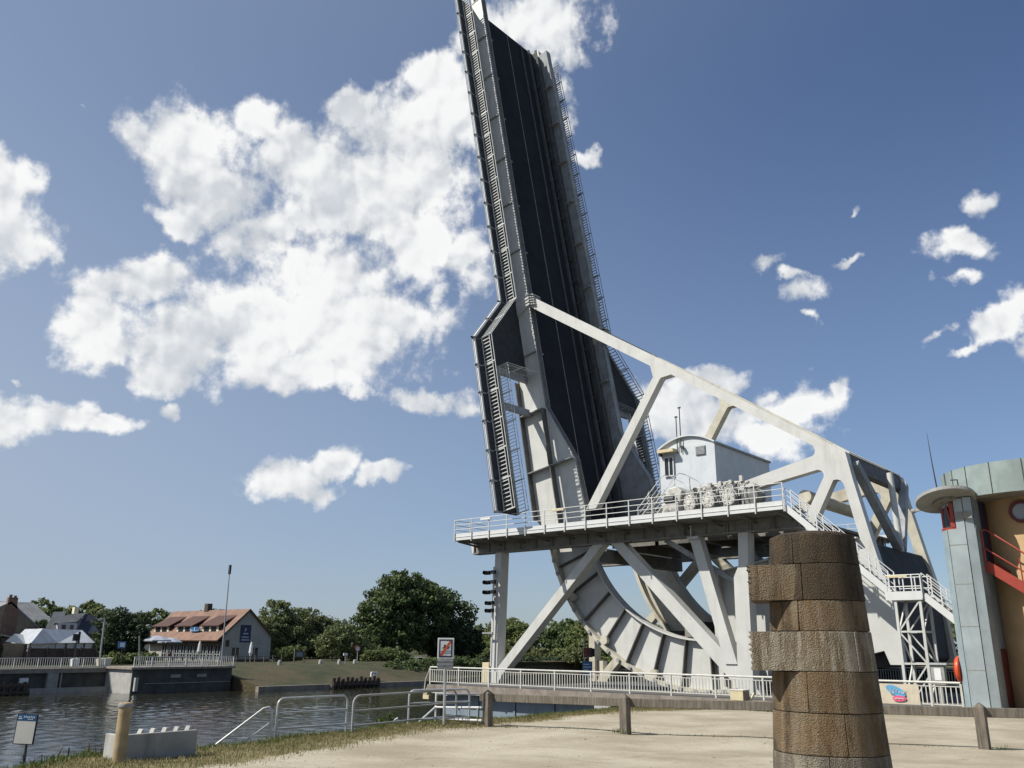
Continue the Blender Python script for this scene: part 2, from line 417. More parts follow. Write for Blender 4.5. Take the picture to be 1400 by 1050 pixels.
def girder(near):
    g = (lambda y: y) if near else mir
    ys = sorted((g(52.5), g(52.58)))
    mb = MB(); mb.prism(girder_poly, NL, *ys)
    mb.prism([(n+.0,l) for n,l in girder_poly], NL, *sorted((g(53.02), g(53.08))))
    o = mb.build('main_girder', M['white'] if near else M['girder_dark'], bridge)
    mb = MB()
    yo, yi = sorted((g(52.42), g(53.12)))
    strip(mb, front_edge, yo, yi, .07, 1); strip(mb, back_edge, yo, yi, .07, -1)
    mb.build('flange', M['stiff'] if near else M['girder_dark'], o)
    if near:
        mb = MB(); strip(mb, front_edge, 52.395, 52.418, .075, 1); mb.build('flange_edge', M['white'], o)  # white strip keeps the sunlit edge bright beside the shade-toned flange
    # deep stiffeners of the lower girder, then the shallow frames of the upper one
    sm = M['stiff'] if near else M['girder_dark']  # near deep plates carry their shade in the colour
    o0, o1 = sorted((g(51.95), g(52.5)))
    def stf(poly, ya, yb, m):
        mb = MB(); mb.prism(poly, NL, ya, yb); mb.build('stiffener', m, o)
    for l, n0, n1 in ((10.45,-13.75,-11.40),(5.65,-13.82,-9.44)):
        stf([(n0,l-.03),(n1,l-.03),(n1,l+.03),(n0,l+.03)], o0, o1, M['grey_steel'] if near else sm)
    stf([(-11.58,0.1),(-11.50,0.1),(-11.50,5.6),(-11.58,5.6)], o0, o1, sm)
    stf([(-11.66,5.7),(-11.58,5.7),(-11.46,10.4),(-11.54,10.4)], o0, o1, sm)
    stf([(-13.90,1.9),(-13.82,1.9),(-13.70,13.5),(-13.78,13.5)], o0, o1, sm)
    for k in range(8):
        l = 15.6 + 4.95*k
        stf([(-13.5,l-.04),(-11.45,l-.04),(-11.45,l+.04),(-13.5,l+.04)], *sorted((g(52.32), g(52.5))), M['grey_steel'])
        stf([(-12.5,l-.05),(-11.45,l-.05),(-11.45,l+.05),(-12.2,l+.05)], *sorted((g(53.08), g(53.45))), M['girder_dark'])
    mb = MB()                                  # open end box at the tip
    mb.prism([(-12.75,55.3),(-11.4,55.3),(-11.4,55.36),(-12.75,55.36)], NL, *sorted((g(52.45), g(52.75))))
    mb.prism([(-12.75,55.3),(-12.4,55.3),(-12.4,56.0),(-12.75,56.0)], NL, *sorted((g(52.5), g(53.08))))
    mb.build('tip_plate', M['white_old'], o)
    return o
girder(True); girder(False)

# walkways outside the girders, bulging outwards around the rolling segment
def walkway(near):
    g = (lambda y: y) if near else mir
    poly = [(52.40,55),(50.35,55),(50.40,20.1),(46.45,15.6),(46.45,1.6),(48.6,1.6),(48.6,13.75),(52.38,13.75)]
    mb = MB(); mb.prism([(g(a),b) for a,b in poly], YL(-12.85), 0, .14)
    o = mb.build('walkway', M['walk_dark'], bridge)
    mb = MB()
    edge = [W(-12.75,55,g(50.2)), W(-12.75,20.1,g(50.25)), W(-12.75,15.6,g(46.3)), W(-12.75,1.6,g(46.3))]
    mb.tube(edge, .13, 8)
    mb.build('edge_pipe', M['white_clean'] if near else M['rail_steel'], o, smooth=True)
    mb = MB()
    e2 = [p + Vector((0, g(0)*0 + (-.22 if near else .22), 0)) - UPN*.05 for p in edge]
    mb.tube(e2, .035, 5)
    for i in range(3):
        L = (edge[i+1]-edge[i]).length; k = max(1, round(L/2.5))
        for j in range(k+1):
            q = edge[i].lerp(edge[i+1], j/k)
            mb.bar(q + Vector((0, -.30 if near else .30, 0)), q + Vector((0, .55 if near else -.55, 0)), .14, .10, UPL)
            mb.tube([q-UPL*.06, q+UPL*.06], .18, 8)
    mb.build('pipe_clamp', M['grey_steel'], o)
    rs = M['rail_steel'] if near else M['grey_steel']
    mb = MB()
    rail_run(mb, [W(-12.7,54.8,g(50.9)), W(-12.7,20.2,g(50.95)), W(-12.7,15.7,g(47.02)), W(-12.7,1.7,g(47.02))], UPN,
             [.12,.92,1.16], .034, 2.5, .045, 1.18, 0, (.12,.92,.30), .032)
    mb.build('railing', rs, o)
    mb = MB()
    rail_run(mb, [W(-12.75,1.7,g(48.6)), W(-12.75,13.6,g(48.6)), W(-12.75,13.75,g(52.2))], UPN, [.08,.92,1.16], .03, 2.4, .035, 1.18, 0, (.08,.92,.27), .018)
    mb.build('railing', rs, o)
    mb = MB()                                  # toe boards: the pale line along the floor's inner edge and the end plate
    mb.prism([(g(48.6),1.6),(g(48.68),1.6),(g(48.68),13.7),(g(48.6),13.7)], YL(-12.86), 0, .34)
    mb.build('toe_board', M['rail_steel'], o)
    bm_ = M['grey_steel'] if near else M['girder_dark']
    for l in (10.45, 13.45):
        mb = MB(); mb.bar(W(-12.95,l,g(48.5)), W(-12.95,l,g(52.5)), .30, .34, UPN)
        mb.bar(W(-12.72,l,g(48.5)), W(-12.72,l,g(52.0)), .55, .05, UPN); mb.build('bracket', bm_, o)
    mb = MB(); mb.bar(W(-12.95,14.0,g(48.6)), W(-12.95,14.0,g(52.5)), .9, .16, UPN)
    mb.build('bracket', M['rail_steel'], o)
    return o
walkway(True); walkway(False)

# triangulated back truss in the girder planes
def truss(near):
    y0, y1 = (52.5, 53.2) if near else (mir(53.2), mir(52.5))
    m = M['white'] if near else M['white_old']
    root = None
    def part(name, polys):
        mb = MB()
        for p in polys: mb.prism(p, XZ, y0, y1)
        return mb.build(name, m, bridge)
    part('top_chord', [[(-43.25,30.92),(-31.6,23.13),(-31.6,22.2),(-43.15,29.85)],
                       [(-31.6,23.13),(-29.9,21.98),(-29.9,21.2),(-30.75,21.12),(-30.9,20.95),(-31.4,21.3),(-31.6,22.2)],
                       [(-29.9,21.98),(-20.1,15.28),(-20.1,14.6),(-29.9,21.2)]])
    part('diagonal', [[(-31.4,21.3),(-30.9,20.95),(-36.7,12.2),(-37.6,12.2)]])
    part('gusset', [[(-20.1,15.28),(-18.16,13.95),(-17.87,12.17),(-18.43,11.88),(-18.48,12.05),(-18.58,12.2),(-18.81,12.31),(-19.05,12.29),
                     (-19.62,12.55),(-19.60,12.75),(-19.72,12.95),(-19.95,13.05),(-20.17,13.95),(-20.04,14.1),(-20.0,14.31),(-20.1,14.6)]])
    part('strut', [[(-20.17,13.95),(-19.95,13.05),(-28.2,11.62),(-28.2,12.12)]])
    part('leg', [[(-19.62,12.55),(-19.05,12.29),(-21.3,8.32),(-22.15,8.22)]])
    part('leg', [[(-18.43,11.88),(-17.87,12.17),(-17.2,8.76),(-17.82,8.66)]])
    tail = part('tail_plate', [[(-27.6,6.98),(-22.15,8.22),(-21.3,8.32),(-17.82,8.66),(-17.2,8.76),(-16.81,6.89),(-16.42,5.08),(-16.18,1.6),(-16.9,1.6),(-17.15,2.35),(-18.1,2.12),(-24.5,.2),(-27.6,-.33)]])
    s = 1 if near else -1
    mb = MB(); yo = sorted((52.5, 52.05)) if near else sorted((mir(52.5), mir(52.05)))
    for p in ([(-27.0,.1),(-26.92,.1),(-26.92,7.1),(-27.0,7.1)], [(-26.9,2.6),(-24.6,2.98),(-24.6,3.05),(-26.9,2.67)], [(-23.4,.9),(-23.32,.9),(-23.32,7.9),(-23.4,7.9)], [(-20.2,1.7),(-20.12,1.7),(-20.12,8.3),(-20.2,8.3)],
              [(-27.6,6.98),(-17.9,8.66),(-17.9,8.74),(-27.6,7.06)]):
        mb.prism(p, XZ, *yo)
    mb.build('rib', m, tail)
    # end plate where the chord meets the girder
    mb = MB()
    yy = sorted(((52.30),(53.25))) if near else sorted((mir(52.30), mir(53.25)))
    mb.prism([(-13.2,19.2),(-11.3,19.95),(-11.3,21.0),(-13.2,20.4)], NL, *yy)
    for k in range(5):
        l = 19.9 + k*.23
        mb.prism([(-11.35,l),(-10.75,l-.22),(-10.75,l-.15),(-11.35,l+.07)], NL, yy[0]-.02, yy[1]+.02)
    mb.build('end_plate', m, bridge)
    return tail
truss(True); truss(False)

# curved rolling segments (quadrant plates with rim, inner flange and radial ribs)
def segment(near):
    g = (lambda y: y) if near else mir
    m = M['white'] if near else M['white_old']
    A0, A1 = R(190.4), R(272.7)
    n = 44
    def arc(r0, r1, y0, y1, a0=A0, a1=A1, n=n):
        mb = MB(); y0, y1 = sorted((y0, y1)); v = []
        for i in range(n+1):
            t = a0+(a1-a0)*i/n; c, s = math.cos(t), math.sin(t)
            v += [(CX+r0*c, y0, CZ+r0*s),(CX+r1*c, y0, CZ+r1*s),(CX+r1*c, y1, CZ+r1*s),(CX+r0*c, y1, CZ+r0*s)]
        f = []
        for i in range(n):
            for k in range(4):
                f.append((i*4+k, i*4+(k+1)%4, i*4+4+(k+1)%4, i*4+4+k))
        f += [(0,3,2,1), tuple(n*4+k for k in range(4))]
        return mb.add(v, f)
    seg = arc(9.5, 12.5, g(52.5), g(52.58)).build('rolling_segment', m, bridge)
    arc(9.42, 9.52, g(52.1), g(53.0)).build('inner_flange', m if not near else M['white'], seg)
    a_end = R(296)
    arc(12.45, 12.72, g(51.95), g(53.1), A0, a_end, 54).build('rim', M['white_old'], seg)
    for k in range(8):
        t = R(200 + k*10.3); c, s = math.cos(t), math.sin(t)
        p0 = Vector((CX+9.52*c, (g(52.08)+g(52.5))/2, CZ+9.52*s)); p1 = Vector((CX+12.45*c, p0.y, CZ+12.45*s))
        mb = MB(); mb.bar(p0, p1, .42, .07, (-s, 0, c)); mb.build('radial_rib', M['stiff'] if near else m, seg)  # near ribs coloured dark in place of their shade
    for k in range(22):                         # lugs on the rim
        t = R(193 + k*4.6); c, s = math.cos(t), math.sin(t)
        q = Vector((CX+12.58*c, g(51.9), CZ+12.58*s))
        mb = MB(); mb.bar(q - Vector((-s,0,c))*.12, q + Vector((-s,0,c))*.12, .16, .2, (c,0,s)); mb.build('lug', M['grey_steel'], seg)
    for t in (212, 231, 252):
        c, s = math.cos(R(t)), math.sin(R(t)); q = Vector((CX+12.2*c, g(52.05), CZ+12.2*s))
        mb = MB(); mb.tube([q+Vector((0,-.12,0)), q+Vector((0,.2,0))], .30, 10); mb.build('pin', M['white_old'], seg)
    return seg
segment(True); segment(False)

mb = MB()
mb.prism([(-17.3,8.45),(-16.95,7.0),(-16.55,5.0),(-16.45,1.9),(-16.9,1.45),(-19.5,1.3),(-23.5,2.6),(-24.2,5.0),(-23.8,7.4),(-19,8.7)], XZ, 53.26, 62.84)
cwt = mb.build('counterweight', M['cw'], bridge, bevel=.12)
mb = MB()
mb.prism([(-19.0,14.48),(-18.2,13.93),(-17.98,12.9),(-18.3,12.75),(-18.75,13.3)], XZ, 53.2, 62.9); eb = mb.build('end_beam', M['stiff'], bridge)  # unlit face put into the dark colour, white plate above it
mb = MB(); mb.prism([(-19.1,14.60),(-18.16,13.97),(-18.14,14.03),(-19.06,14.67)], XZ, 53.2, 62.9); mb.build('top_plate', M['white'], eb)
mb = MB(); mb.tube([(-17.45,58.3,13.4),(-17.2,57.9,8.3)], .20, 10); mb.build('end_post', M['white'], bridge, smooth=True)
for a, b in (((-17.95,53.3,13.3),(-17.25,57.7,8.5)), ((-17.95,62.8,13.3),(-17.25,58.2,8.5))):
    mb = MB(); mb.bar(a, b, .5, .5, (1,0,0)); mb.build('end_brace', M['girder_dark'], bridge)
mb = MB(); mb.tube([(-21.2,53.2,11.6),(-21.2,62.9,11.6)], .42, 12); mb.build('cross_tube', M['white_old'], bridge, smooth=True)
for p, q, w, h in (((-29.6,52.62,3.6),(-29.6,63.4,3.6),.5,1.0),((-36.2,52.62,8.75),(-36.2,63.4,8.75),.6,.9),((-33.6,52.62,3.4),(-29.6,63.4,3.4),.3,.3)):
    mb = MB(); mb.bar(p, q, w, h); mb.build('cross_girder', M['soffit'], bridge)
# ------------------------------------------------------------------ fixed machinery portal
plat = thing('machinery_portal', 'high grey steel platform with white kerb, railings and crossed legs around the bridge tail', 'platform', (-34, YM, 0))
def portal_side(near):
    g = (lambda y: y) if near else mir
    def bx(mb, x0, x1, ya, yb, z0, z1):
        a, b = sorted((g(ya), g(yb))); mb.box(x0, x1, a, b, z0, z1)
    lm = M['white'] if near else M['white_old']
    mb = MB(); bx(mb, -47.0, -20.6, 50.5, 50.58, 9.38, 10.08); bx(mb, -47.0, -20.6, 50.35, 51.25, 9.28, 9.38)
    bx(mb, -47.0, -20.6, 51.15, 51.22, 9.38, 10.08)
    beam = mb.build('edge_beam', M['beam'], plat)
    for k in range(18):
        x = -46.9 + k*1.55
        mb = MB(); bx(mb, x-.03, x+.03, 50.36, 50.5, 9.38, 10.08); mb.build('stiffener', M['beam'], beam)
    for k in range(12):
        x = -46.5 + k*2.32
        a, b = g(48.2), g(50.5)
        mb = MB(); mb.bar((x, a, 10.03), (x, b, 9.82), .07, .14); mb.bar((x, a, 10.05), (x, b, 10.05), .12, .05)
        mb.build('bracket', M['soffit'], beam)
    mb = MB()                                    # tapered beam nose at the left end
    a, b = sorted((g(50.5), g(51.2)))
    mb.prism([(-47.35,10.05),(-47.0,10.05),(-47.0,9.28),(-47.15,9.28)], XZ, a, b); mb.build('beam_end', M['white'], beam)
    mb = MB(); bx(mb, -46.8, -20.5, 48.15, 51.75, 10.08, 10.17); mb.build('walkway_slab', M['soffit'], plat)
    mb = MB(); bx(mb, -46.86, -20.5, 48.06, 48.15, 10.12, 10.62); bx(mb, -46.86, -46.8, 48.15, 51.6, 10.12, 10.5)
    bx(mb, -46.86, -20.5, 48.03, 48.17, 10.34, 10.38)
    mb.build('kerb', M['white_clean'], plat)
    mb = MB()
    y = g(48.0)
    rail_run(mb, [(-46.75,g(51.4),10.6),(-46.75,y,10.6),(-20.4,y,10.6)], (0,0,1), [.32,.68,1.04], .026, 1.77, .03, 1.04, -.62)
    mb.build('railing', M['rail_steel'], plat)
    # legs
    def leg(pts, ya, yb, m=lm):
        mb = MB(); mb.prism(pts, XZ, *sorted((g(ya), g(yb)))); return mb.build('leg', m, plat)
    if near:
        p = leg([(-44.72,9.28),(-44.1,9.28),(-44.50,-.45),(-45.12,-.45)], 50.45, 51.35)
    else:
        p = leg([(-46.3,9.28),(-45.7,9.28),(-45.7,-.45),(-46.3,-.45)], 50.45, 51.35)
    mb = MB(); bx(mb, -45.75, -45.1, 50.3, 51.0, -.45, 1.25); mb.build('foot', M['boxcream'] if near else lm, p)
    leg([(-35.65,9.28),(-34.75,9.28),(-43.95,.45),(-44.55,-.45),(-45.55,-.45),(-45.0,.35)], 50.5, 51.3)
    leg([(-34.1,9.28),(-33.1,9.28),(-24.35,.55),(-23.6,-.45),(-24.7,-.45)], 50.5, 51.3)
    leg([(-24.5,9.28),(-23.85,9.28),(-24.02,7.0),(-24.2,-.45),(-25.15,-.45),(-24.98,6.6),(-24.62,7.3)], 50.35, 51.25, M['white'])
    l2 = leg([(-27.95,9.28),(-27.25,9.28),(-25.15,1.5),(-25.95,1.5)], 50.42, 51.1)
    mb = MB(); bx(mb, -28.0, -27.2, 50.2, 50.85, 9.10, 9.28+.0); bx(mb, -27.75, -27.68, 50.2, 50.3, 9.28, 10.0); mb.build('cap', M['white'], l2)
    for p, q, w, h in (((-30.2,g(51.3),9.3),(-24.3,g(51.3),5.8),.3,.3),((-24.6,g(51.2),9.0),(-24.4,g(54.5),6.0),.3,.4)):
        mb = MB(); mb.bar(p, q, w, h); mb.build('brace', M['girder_dark'], plat)
portal_side(True); portal_side(False)
mb = MB(); mb.box(-35.9,-21.0,53.35,62.75,9.98,10.17)
for k in range(5): mb.box(-35.9+k*3.6,-35.6+k*3.6,53.35,62.75,9.3,9.98)
mb.box(-35.9,-21.0,53.35,53.6,9.3,9.98)
mb.build('machine_floor', M['soffit'], plat)
for x in (-21.6,):
    mb = MB(); mb.box(x-.25,x+.25,50.6,53.2,9.35,10.05); mb.build('cross_beam', M['beam'], plat)
for (x, y, z) in ((-44.0,47.95,11.5),(-37.2,47.95,11.55)):
    mb = MB(); mb.bar((x,y,z),(x+1.0,y,z),.14,.14); mb.build('lamp', M['boxcream'] if x > -40 else M['signwhite'], plat)

# signal mast clamped on the left leg
mast = thing('signal_mast', 'slim white mast with five dark signal lamps standing against the left platform leg', 'signal mast', (-44.9, 50.0, .6))
mb = MB(); mb.tube([(-44.80,50.2,1.0),(-44.60,50.2,8.2)], .07, 8); mb.tube([(-44.6,50.15,3.2),(-44.55,50.15,6.0)], .05, 8); mb.build('pole', M['white_clean'], mast, smooth=True)
for i, (x, z) in enumerate(((-44.72,7.75),(-44.72,7.03),(-44.72,6.3),(-44.62,5.5),(-44.62,4.95))):
    w = .55 if i < 3 else .3
    mb = MB()
    mb.box(x-w, x-.1, 49.8, 50.08, z-.14, z+.14); mb.box(x+.05, x+w-.12, 49.85, 50.1, z-.10, z+.16)
    mb.lathe([(.13,0),(.15,-.25),(.15,-.26)], (x-w*.6, 49.8, z), 10, axis='y'); mb.box(x-.2,x+.1,49.95,50.12,z-.04,z+.04)
    mb.build('signal_lamp', M['black'], mast)
mb = MB(); mb.bar((-45.5,50.0,3.35),(-44.5,50.0,3.35),.09,.12); mb.build('bracket', M['grey_steel'], mast)

# ------------------------------------------------------------------ machine cabin
cab = thing('machine_cabin', 'pale blue-white plant cabin with a low arched roof on the high platform', 'cabin', (-29.7, 58.2, 10.2))
mb = MB(); mb.box(-31.9,-27.5,53.8,62.6,10.17,16.15)
wall = mb.build('wall', M['cabin'], cab)
mb = MB()
arc = [(-31.95 + 4.5*i/16, 16.12 + .72*(1-((i-8)/8)**2)) for i in range(17)]
mb.prism(arc + [(-27.45,16.1),(-31.95,16.1)], XZ, 53.86, 62.55)
roof = mb.build('roof', M['cabin_roof'], cab)
mb = MB()
for i in range(16):
    a, b = arc[i], arc[i+1]
    mb.bar((a[0],53.78,a[1]+.03),(b[0],53.78,b[1]+.03),.24,.10)
mb.build('fascia', M['cabin_roof'], roof)
mb = MB(); mb.box(-27.5,-27.36,53.75,62.65,16.02,16.16); mb.build('gutter', M['motor_grey'], cab)
mb = MB(); mb.box(-27.49,-27.46,55.0,62.0,12.7,12.73); mb.build('seam', M['cabin'], cab)
mb = MB(); mb.box(-31.45,-30.75,53.72,53.83,14.2,15.45)
win = mb.build('window', M['glass'], cab)
mb = MB()
for x in (-31.5,-31.12,-30.78): mb.box(x,x+.07,53.67,53.74,14.15,15.5)
mb.box(-31.5,-30.71,53.66,53.74,14.1,14.17); mb.box(-31.5,-30.71,53.66,53.74,15.45,15.52); mb.build('frame', M['white_clean'], win)
mb = MB(); mb.box(-31.75,-30.45,53.2,53.8,15.78,16.0); mb.build('awning', M['boxcream'], cab)
mb = MB(); mb.box(-28.95,-28.2,53.73,53.82,15.35,16.0)
for k in range(7): mb.box(-28.92,-28.23,53.68,53.73,15.40+k*.085,15.44+k*.085)
mb.build('vent', M['signgrey'], cab)
for x, h in ((-30.35,18.35),(-30.05,19.0)):
    mb = MB(); mb.tube([(x,53.7,15.7),(x,53.7,h)], .035, 6); mb.box(x-.1,x+.1,53.65,53.75,h-.05,h+.05); mb.build('antenna', M['dark_metal'], cab)
mb = MB()
for x, z in ((-31.7,15.7),(-29.9,16.05)): mb.tube([(x,53.7,z),(x,53.45,z)], .12, 8)
mb.build('wall_lamp', M['dark_metal'], cab)
mb = MB(); mb.box(-30.55,-29.55,53.74,53.83,10.9,13.3); mb.build('door', M['cabin'], cab)

# steel steps up to the cabin
st = thing('steel_steps', 'grimy short steel steps with curved handrails in front of the cabin', 'steps', (-30, 51.2, 10.2))
mb = MB()
for x in (-30.9,-29.75):
    mb.bar((x-.35,49.3,10.2),(x+.25,51.6,12.55),.06,.22)
mb.build('stringer', M['white'], st)
for k in range(7):
    t = (k+.5)/7
    mb = MB(); mb.box(-30.87-.35+.6*t, -29.78-.35+.6*t, 49.3+2.3*t-.12, 49.3+2.3*t+.14, 10.2+2.35*t, 10.25+2.35*t); mb.build('tread', M['motor_grey'], st)
mb = MB()
for x in (-30.9,-29.75):
    mb.tube([(x-.3,49.4,11.2),(x+.25,51.6,13.55),(x+.3,52.1,13.9),(x+.4,52.8,13.9),(x+1.2,53.1,13.4),(x+2.2,53.1,11.9)], .03, 6)
    for t in (.1,.55,1.0): mb.tube([(x-.35+.6*t,49.3+2.3*t,10.2+2.35*t),(x-.35+.6*t,49.3+2.3*t,11.3+2.35*t)], .026, 6)
    mb.tube([(x-.3,49.4,10.8),(x+.25,51.6,13.1)], .02, 6)
mb.tube([(-29.2,53.1,10.3),(-29.2,53.1,13.7)], .05, 6); mb.tube([(-28.4,53.1,10.3),(-28.4,53.1,13.1)], .05, 6)
for k in range(5):
    mb.bar((-31.6+.1*k,50.4,11.2+.25*k),(-30.9+.1*k,51.6,11.8+.22*k),.03,.03); mb.bar((-31.0,50.4,11.2+.25*k),(-31.6,51.6,11.7+.25*k),.03,.03)
mb.build('handrail', M['rail_steel'], st)

# drive motors
def motor(x, y, z, r, L, lab):
    t = thing('drive_motor', lab, 'motor', (x, y, 10.17), 'drive motors on the platform')
    mb = MB()
    mb.lathe([(r*.8,.22),(r,.24),(r,L*.45),(r*.94,L*.48),(r*.94,L*.55),(r,L*.58),(r,L),(r*.6,L+.1),(0,L+.1)], (x, y, z), 20, axis='y')
    b_ = mb.build('body', M['motor_grey'], t, smooth=True)
    mb = MB(); ov = [(x+r*.86*math.cos(q)*(1-.16*math.sin(q)), z-.05+r*1.02*math.sin(q)) for q in [2*math.pi*k/22 for k in range(22)]]
    mb.prism(ov, XZ, y+.02, y+.22); mb.lathe([(0,-.03),(.16,-.03),(.18,.03)], (x-.05,y,z-.1), 12, axis='y'); mb.build('end_shield', M['motor'], b_, bevel=.05)
    mb = MB()
    for q in range(8):
        aa = q*math.pi/4; mb.lathe([(0,-.02),(.035,-.02),(.035,.03)], (x+r*.66*math.cos(aa), y+.02, z-.05+r*.78*math.sin(aa)), 6, axis='y')
    mb.build('bolt', M['dark_metal'], b_)
    mb = MB()
    for k in range(12):
        a = 2*math.pi*k/12
        mb.bar((x+math.cos(a)*(r+.02), y+L*.6, z+math.sin(a)*(r+.02)), (x+math.cos(a)*(r+.02), y+L*.98, z+math.sin(a)*(r+.02)), .06, .06, (math.cos(a),0,math.sin(a)))
    mb.build('cooling_fin', M['motor_grey'], t)
    mb = MB(); mb.box(x-r*.45, x+r*.4, y+L*.2, y+L*.75, z+r*.9, z+r*.9+.34); mb.build('terminal_box', M['motor_grey'], t)
    mb = MB(); mb.box(x-r*.8, x-r*.3, y+.15, y+L, 10.17, z-r*.5); mb.box(x+r*.3, x+r*.8, y+.15, y+L, 10.17, z-r*.5); mb.build('foot', M['motor_grey'], t)
    mb = MB(); mb.tube([(x,y+.5,z+r+.3),(x+.3,y+.3,z+r+.42),(x+.55,y+.2,z+r*.4),(x+.6,y+.3,10.5)], .05, 6); mb.build('cable', M['dark_metal'], t)
    return t
motor(-27.55, 49.9, 11.45, .50, 1.6, 'cream drive motor nearest the gearbox on the high platform')
motor(-26.2, 49.9, 11.5, .50, 1.6, 'second cream drive motor counted from the gearbox')
motor(-24.8, 49.9, 11.55, .52, 1.6, 'third cream drive motor counted from the gearbox')
gb = thing('gearbox', 'cream gearbox with round inspection covers at the foot of the steel steps', 'gearbox', (-28.9, 50.5, 10.17))
mb = MB(); mb.box(-29.55,-28.35,49.9,51.4,10.5,11.55); mb.prism([(-29.5,11.5),(-28.4,11.5),(-28.2,12.3),(-28.6,12.65),(-29.2,12.55),(-29.5,12.0)], XZ, 50.2, 51.5)
mb.build('housing', M['motor'], gb, bevel=.08)
mb = MB()
for x, z in ((-29.2,10.95),(-28.7,10.95),(-28.9,12.0)): mb.lathe([(0,-.08),(.2,-.08),(.2,0)], (x, 49.9 if z < 11.5 else 50.2, z), 14, axis='y')
mb.build('cover', M['motor_grey'], gb)
mb = MB(); mb.box(-29.7,-28.2,49.8,51.5,10.17,10.5); mb.build('base', M['motor_grey'], gb)
mb = MB(); mb.lathe([(0,0),(.25,0),(.25,.7),(0,.7)], (-29.35,50.0,11.75), 12, axis='x'); mb.build('shaft', M['dark_metal'], gb, smooth=True)
M['drum'] = surf('drum_grey', (.20,.20,.19), .6, .25, 3, (.07,.06,.05), .6, (4,4,2))
dr = thing('cable_drum', 'grey round drum at the stair end of the row of motors', 'drum', (-23.4, 50.5, 10.17))
mb = MB(); mb.lathe([(0,0),(.2,0),(.3,.05),(.55,.08),(.58,.2),(.5,.24),(.5,1.1),(.58,1.12),(.58,1.25),(0,1.25)], (-23.6,50.3,11.55), 22, axis='y'); mb.build('drum', M['drum'], dr, smooth=True)
mb = MB(); mb.box(-24.1,-22.9,50.1,51.4,10.17,10.75); mb.build('base', M['motor'], dr)
mb = MB(); mb.prism([(-24.1,12.1),(-23.3,12.32),(-23.1,12.15),(-23.5,12.02)], XZ, 50.3, 51.0); mb.build('hood', M['motor'], dr)
pipes = thing('pipe_run', 'grimy hydraulic pipes and valves lying on top of the row of motors', 'pipes', (-26, 51.4, 12.3))
mb = MB()
for k in range(5): mb.tube([(-28.2,50.9+.08*k,12.0+.11*k),(-26.8,50.8,12.12+.1*k),(-25.2,50.8,12.15+.12*k),(-23.8,50.8,12.25+.06*k)], .05, 6)
for k in range(12):
    x = -28 + k*.37; z = 12.45 + .08*math.sin(k*2.1) + .03*k
    mb.box(x, x+.2, 50.6, 50.9, z-.3, z-.05+.14*math.sin(k*3.3)); mb.tube([(x+.1,50.7,z-.2),(x+.1,50.2,z-.55),(x+.18,50.1,z-1.3)], .035, 6)
mb.build('pipe', M['motor'], pipes)
mb = MB()
for k in range(9):
    x = -27.9 + k*.5
    mb.lathe([(0,-.06),(.12,-.06),(.12,.02),(0,.02)], (x, 50.4, 12.15+.12*math.sin(k*1.7)), 10, axis='y'); mb.box(x-.22,x-.05,50.3,50.6,11.0,11.9)
mb.build('valve', M['motor_grey'], pipes)

# ------------------------------------------------------------------ access stair down from the platform
asr = thing('access_stair', 'white steel access stair with a mid landing on a braced trestle beside the counterweight', 'stair', (-15, 48.4, 0))
def flight(p0, p1, wy, name='flight'):
    a = Vector(p0); b = Vector(p1)
    mb = MB()
    for dy in (0, wy): mb.bar(a+Vector((0,dy,0)), b+Vector((0,dy,0)), .06, .34)
    o = mb.build(name, M['white_clean'], asr)
    mb = MB(); n = max(3, int((b-a).length/.3))
    for k in range(n):
        q = a.lerp(b, (k+.5)/n); mb.box(q.x-.13, q.x+.13, min(q.y,q.y+wy), max(q.y,q.y+wy), q.z+.0, q.z+.04)
    mb.build('tread', M['grey_steel'], o)
    mb = MB()
    for dy in (0, wy):
        rail_run(mb, [a+Vector((0,dy,0)), b+Vector((0,dy,0))], (0,0,1), [.45,.8,1.12], .024, 1.25, .028, 1.12, 0)
    mb.build('handrail', M['white_clean'], o)
    return o
flight((-20.4,48.15,10.25), (-15.1,48.15,5.25), .95)
mb = MB(); mb.box(-15.1,-13.45,47.7,49.5,4.92,5.02); land = mb.build('landing', M['grey_steel'], asr)
mb = MB(); mb.box(-15.2,-13.4,47.62,47.7,4.85,5.28); mb.box(-13.45,-13.37,47.7,49.5,4.85,5.2); mb.build('edge_plate', M['white_clean'], land)
mb = MB(); rail_run(mb, [(-15.1,47.65,5.02),(-13.4,47.65,5.02)], (0,0,1), [.5,1.08], .03, .45, .028, 1.08, -.1)
rail_run(mb, [(-13.4,49.5,5.02),(-15.0,49.5,5.02)], (0,0,1), [.5,1.08], .03, .8, .028, 1.08, 0)
mb.build('railing', M['white_clean'], land)
mb = MB(); mb.box(-15.0,-14.0,47.55,47.62,5.98,6.1); mb.build('lamp', M['boxcream'], land)
flight((-13.35,47.75,5.05), (-9.2,47.75,1.2), 1.0)
legs = [(-14.75,47.75),(-13.55,47.75),(-14.75,49.35),(-13.55,49.35)]
for x, y in legs:
    mb = MB(); mb.bar((x,y,-.05),(x,y,4.92),.13,.13); mb.build('post', M['white'], asr)
mb = MB()
zs = [.15,1.75,3.3,4.85]
for (a, b) in ((0,1),(2,3),(0,2),(1,3)):
    for i in range(3):
        A = Vector((*legs[a], zs[i])); B = Vector((*legs[b], zs[i+1]))
        if i % 2: A, B = Vector((*legs[b], zs[i])), Vector((*legs[a], zs[i+1]))
        mb.bar(A, B, .07, .07)
    for z in zs[1:]:
        mb.bar((*legs[a],z),(*legs[b],z),.09,.09)
mb.build('lattice', M['white'], asr)
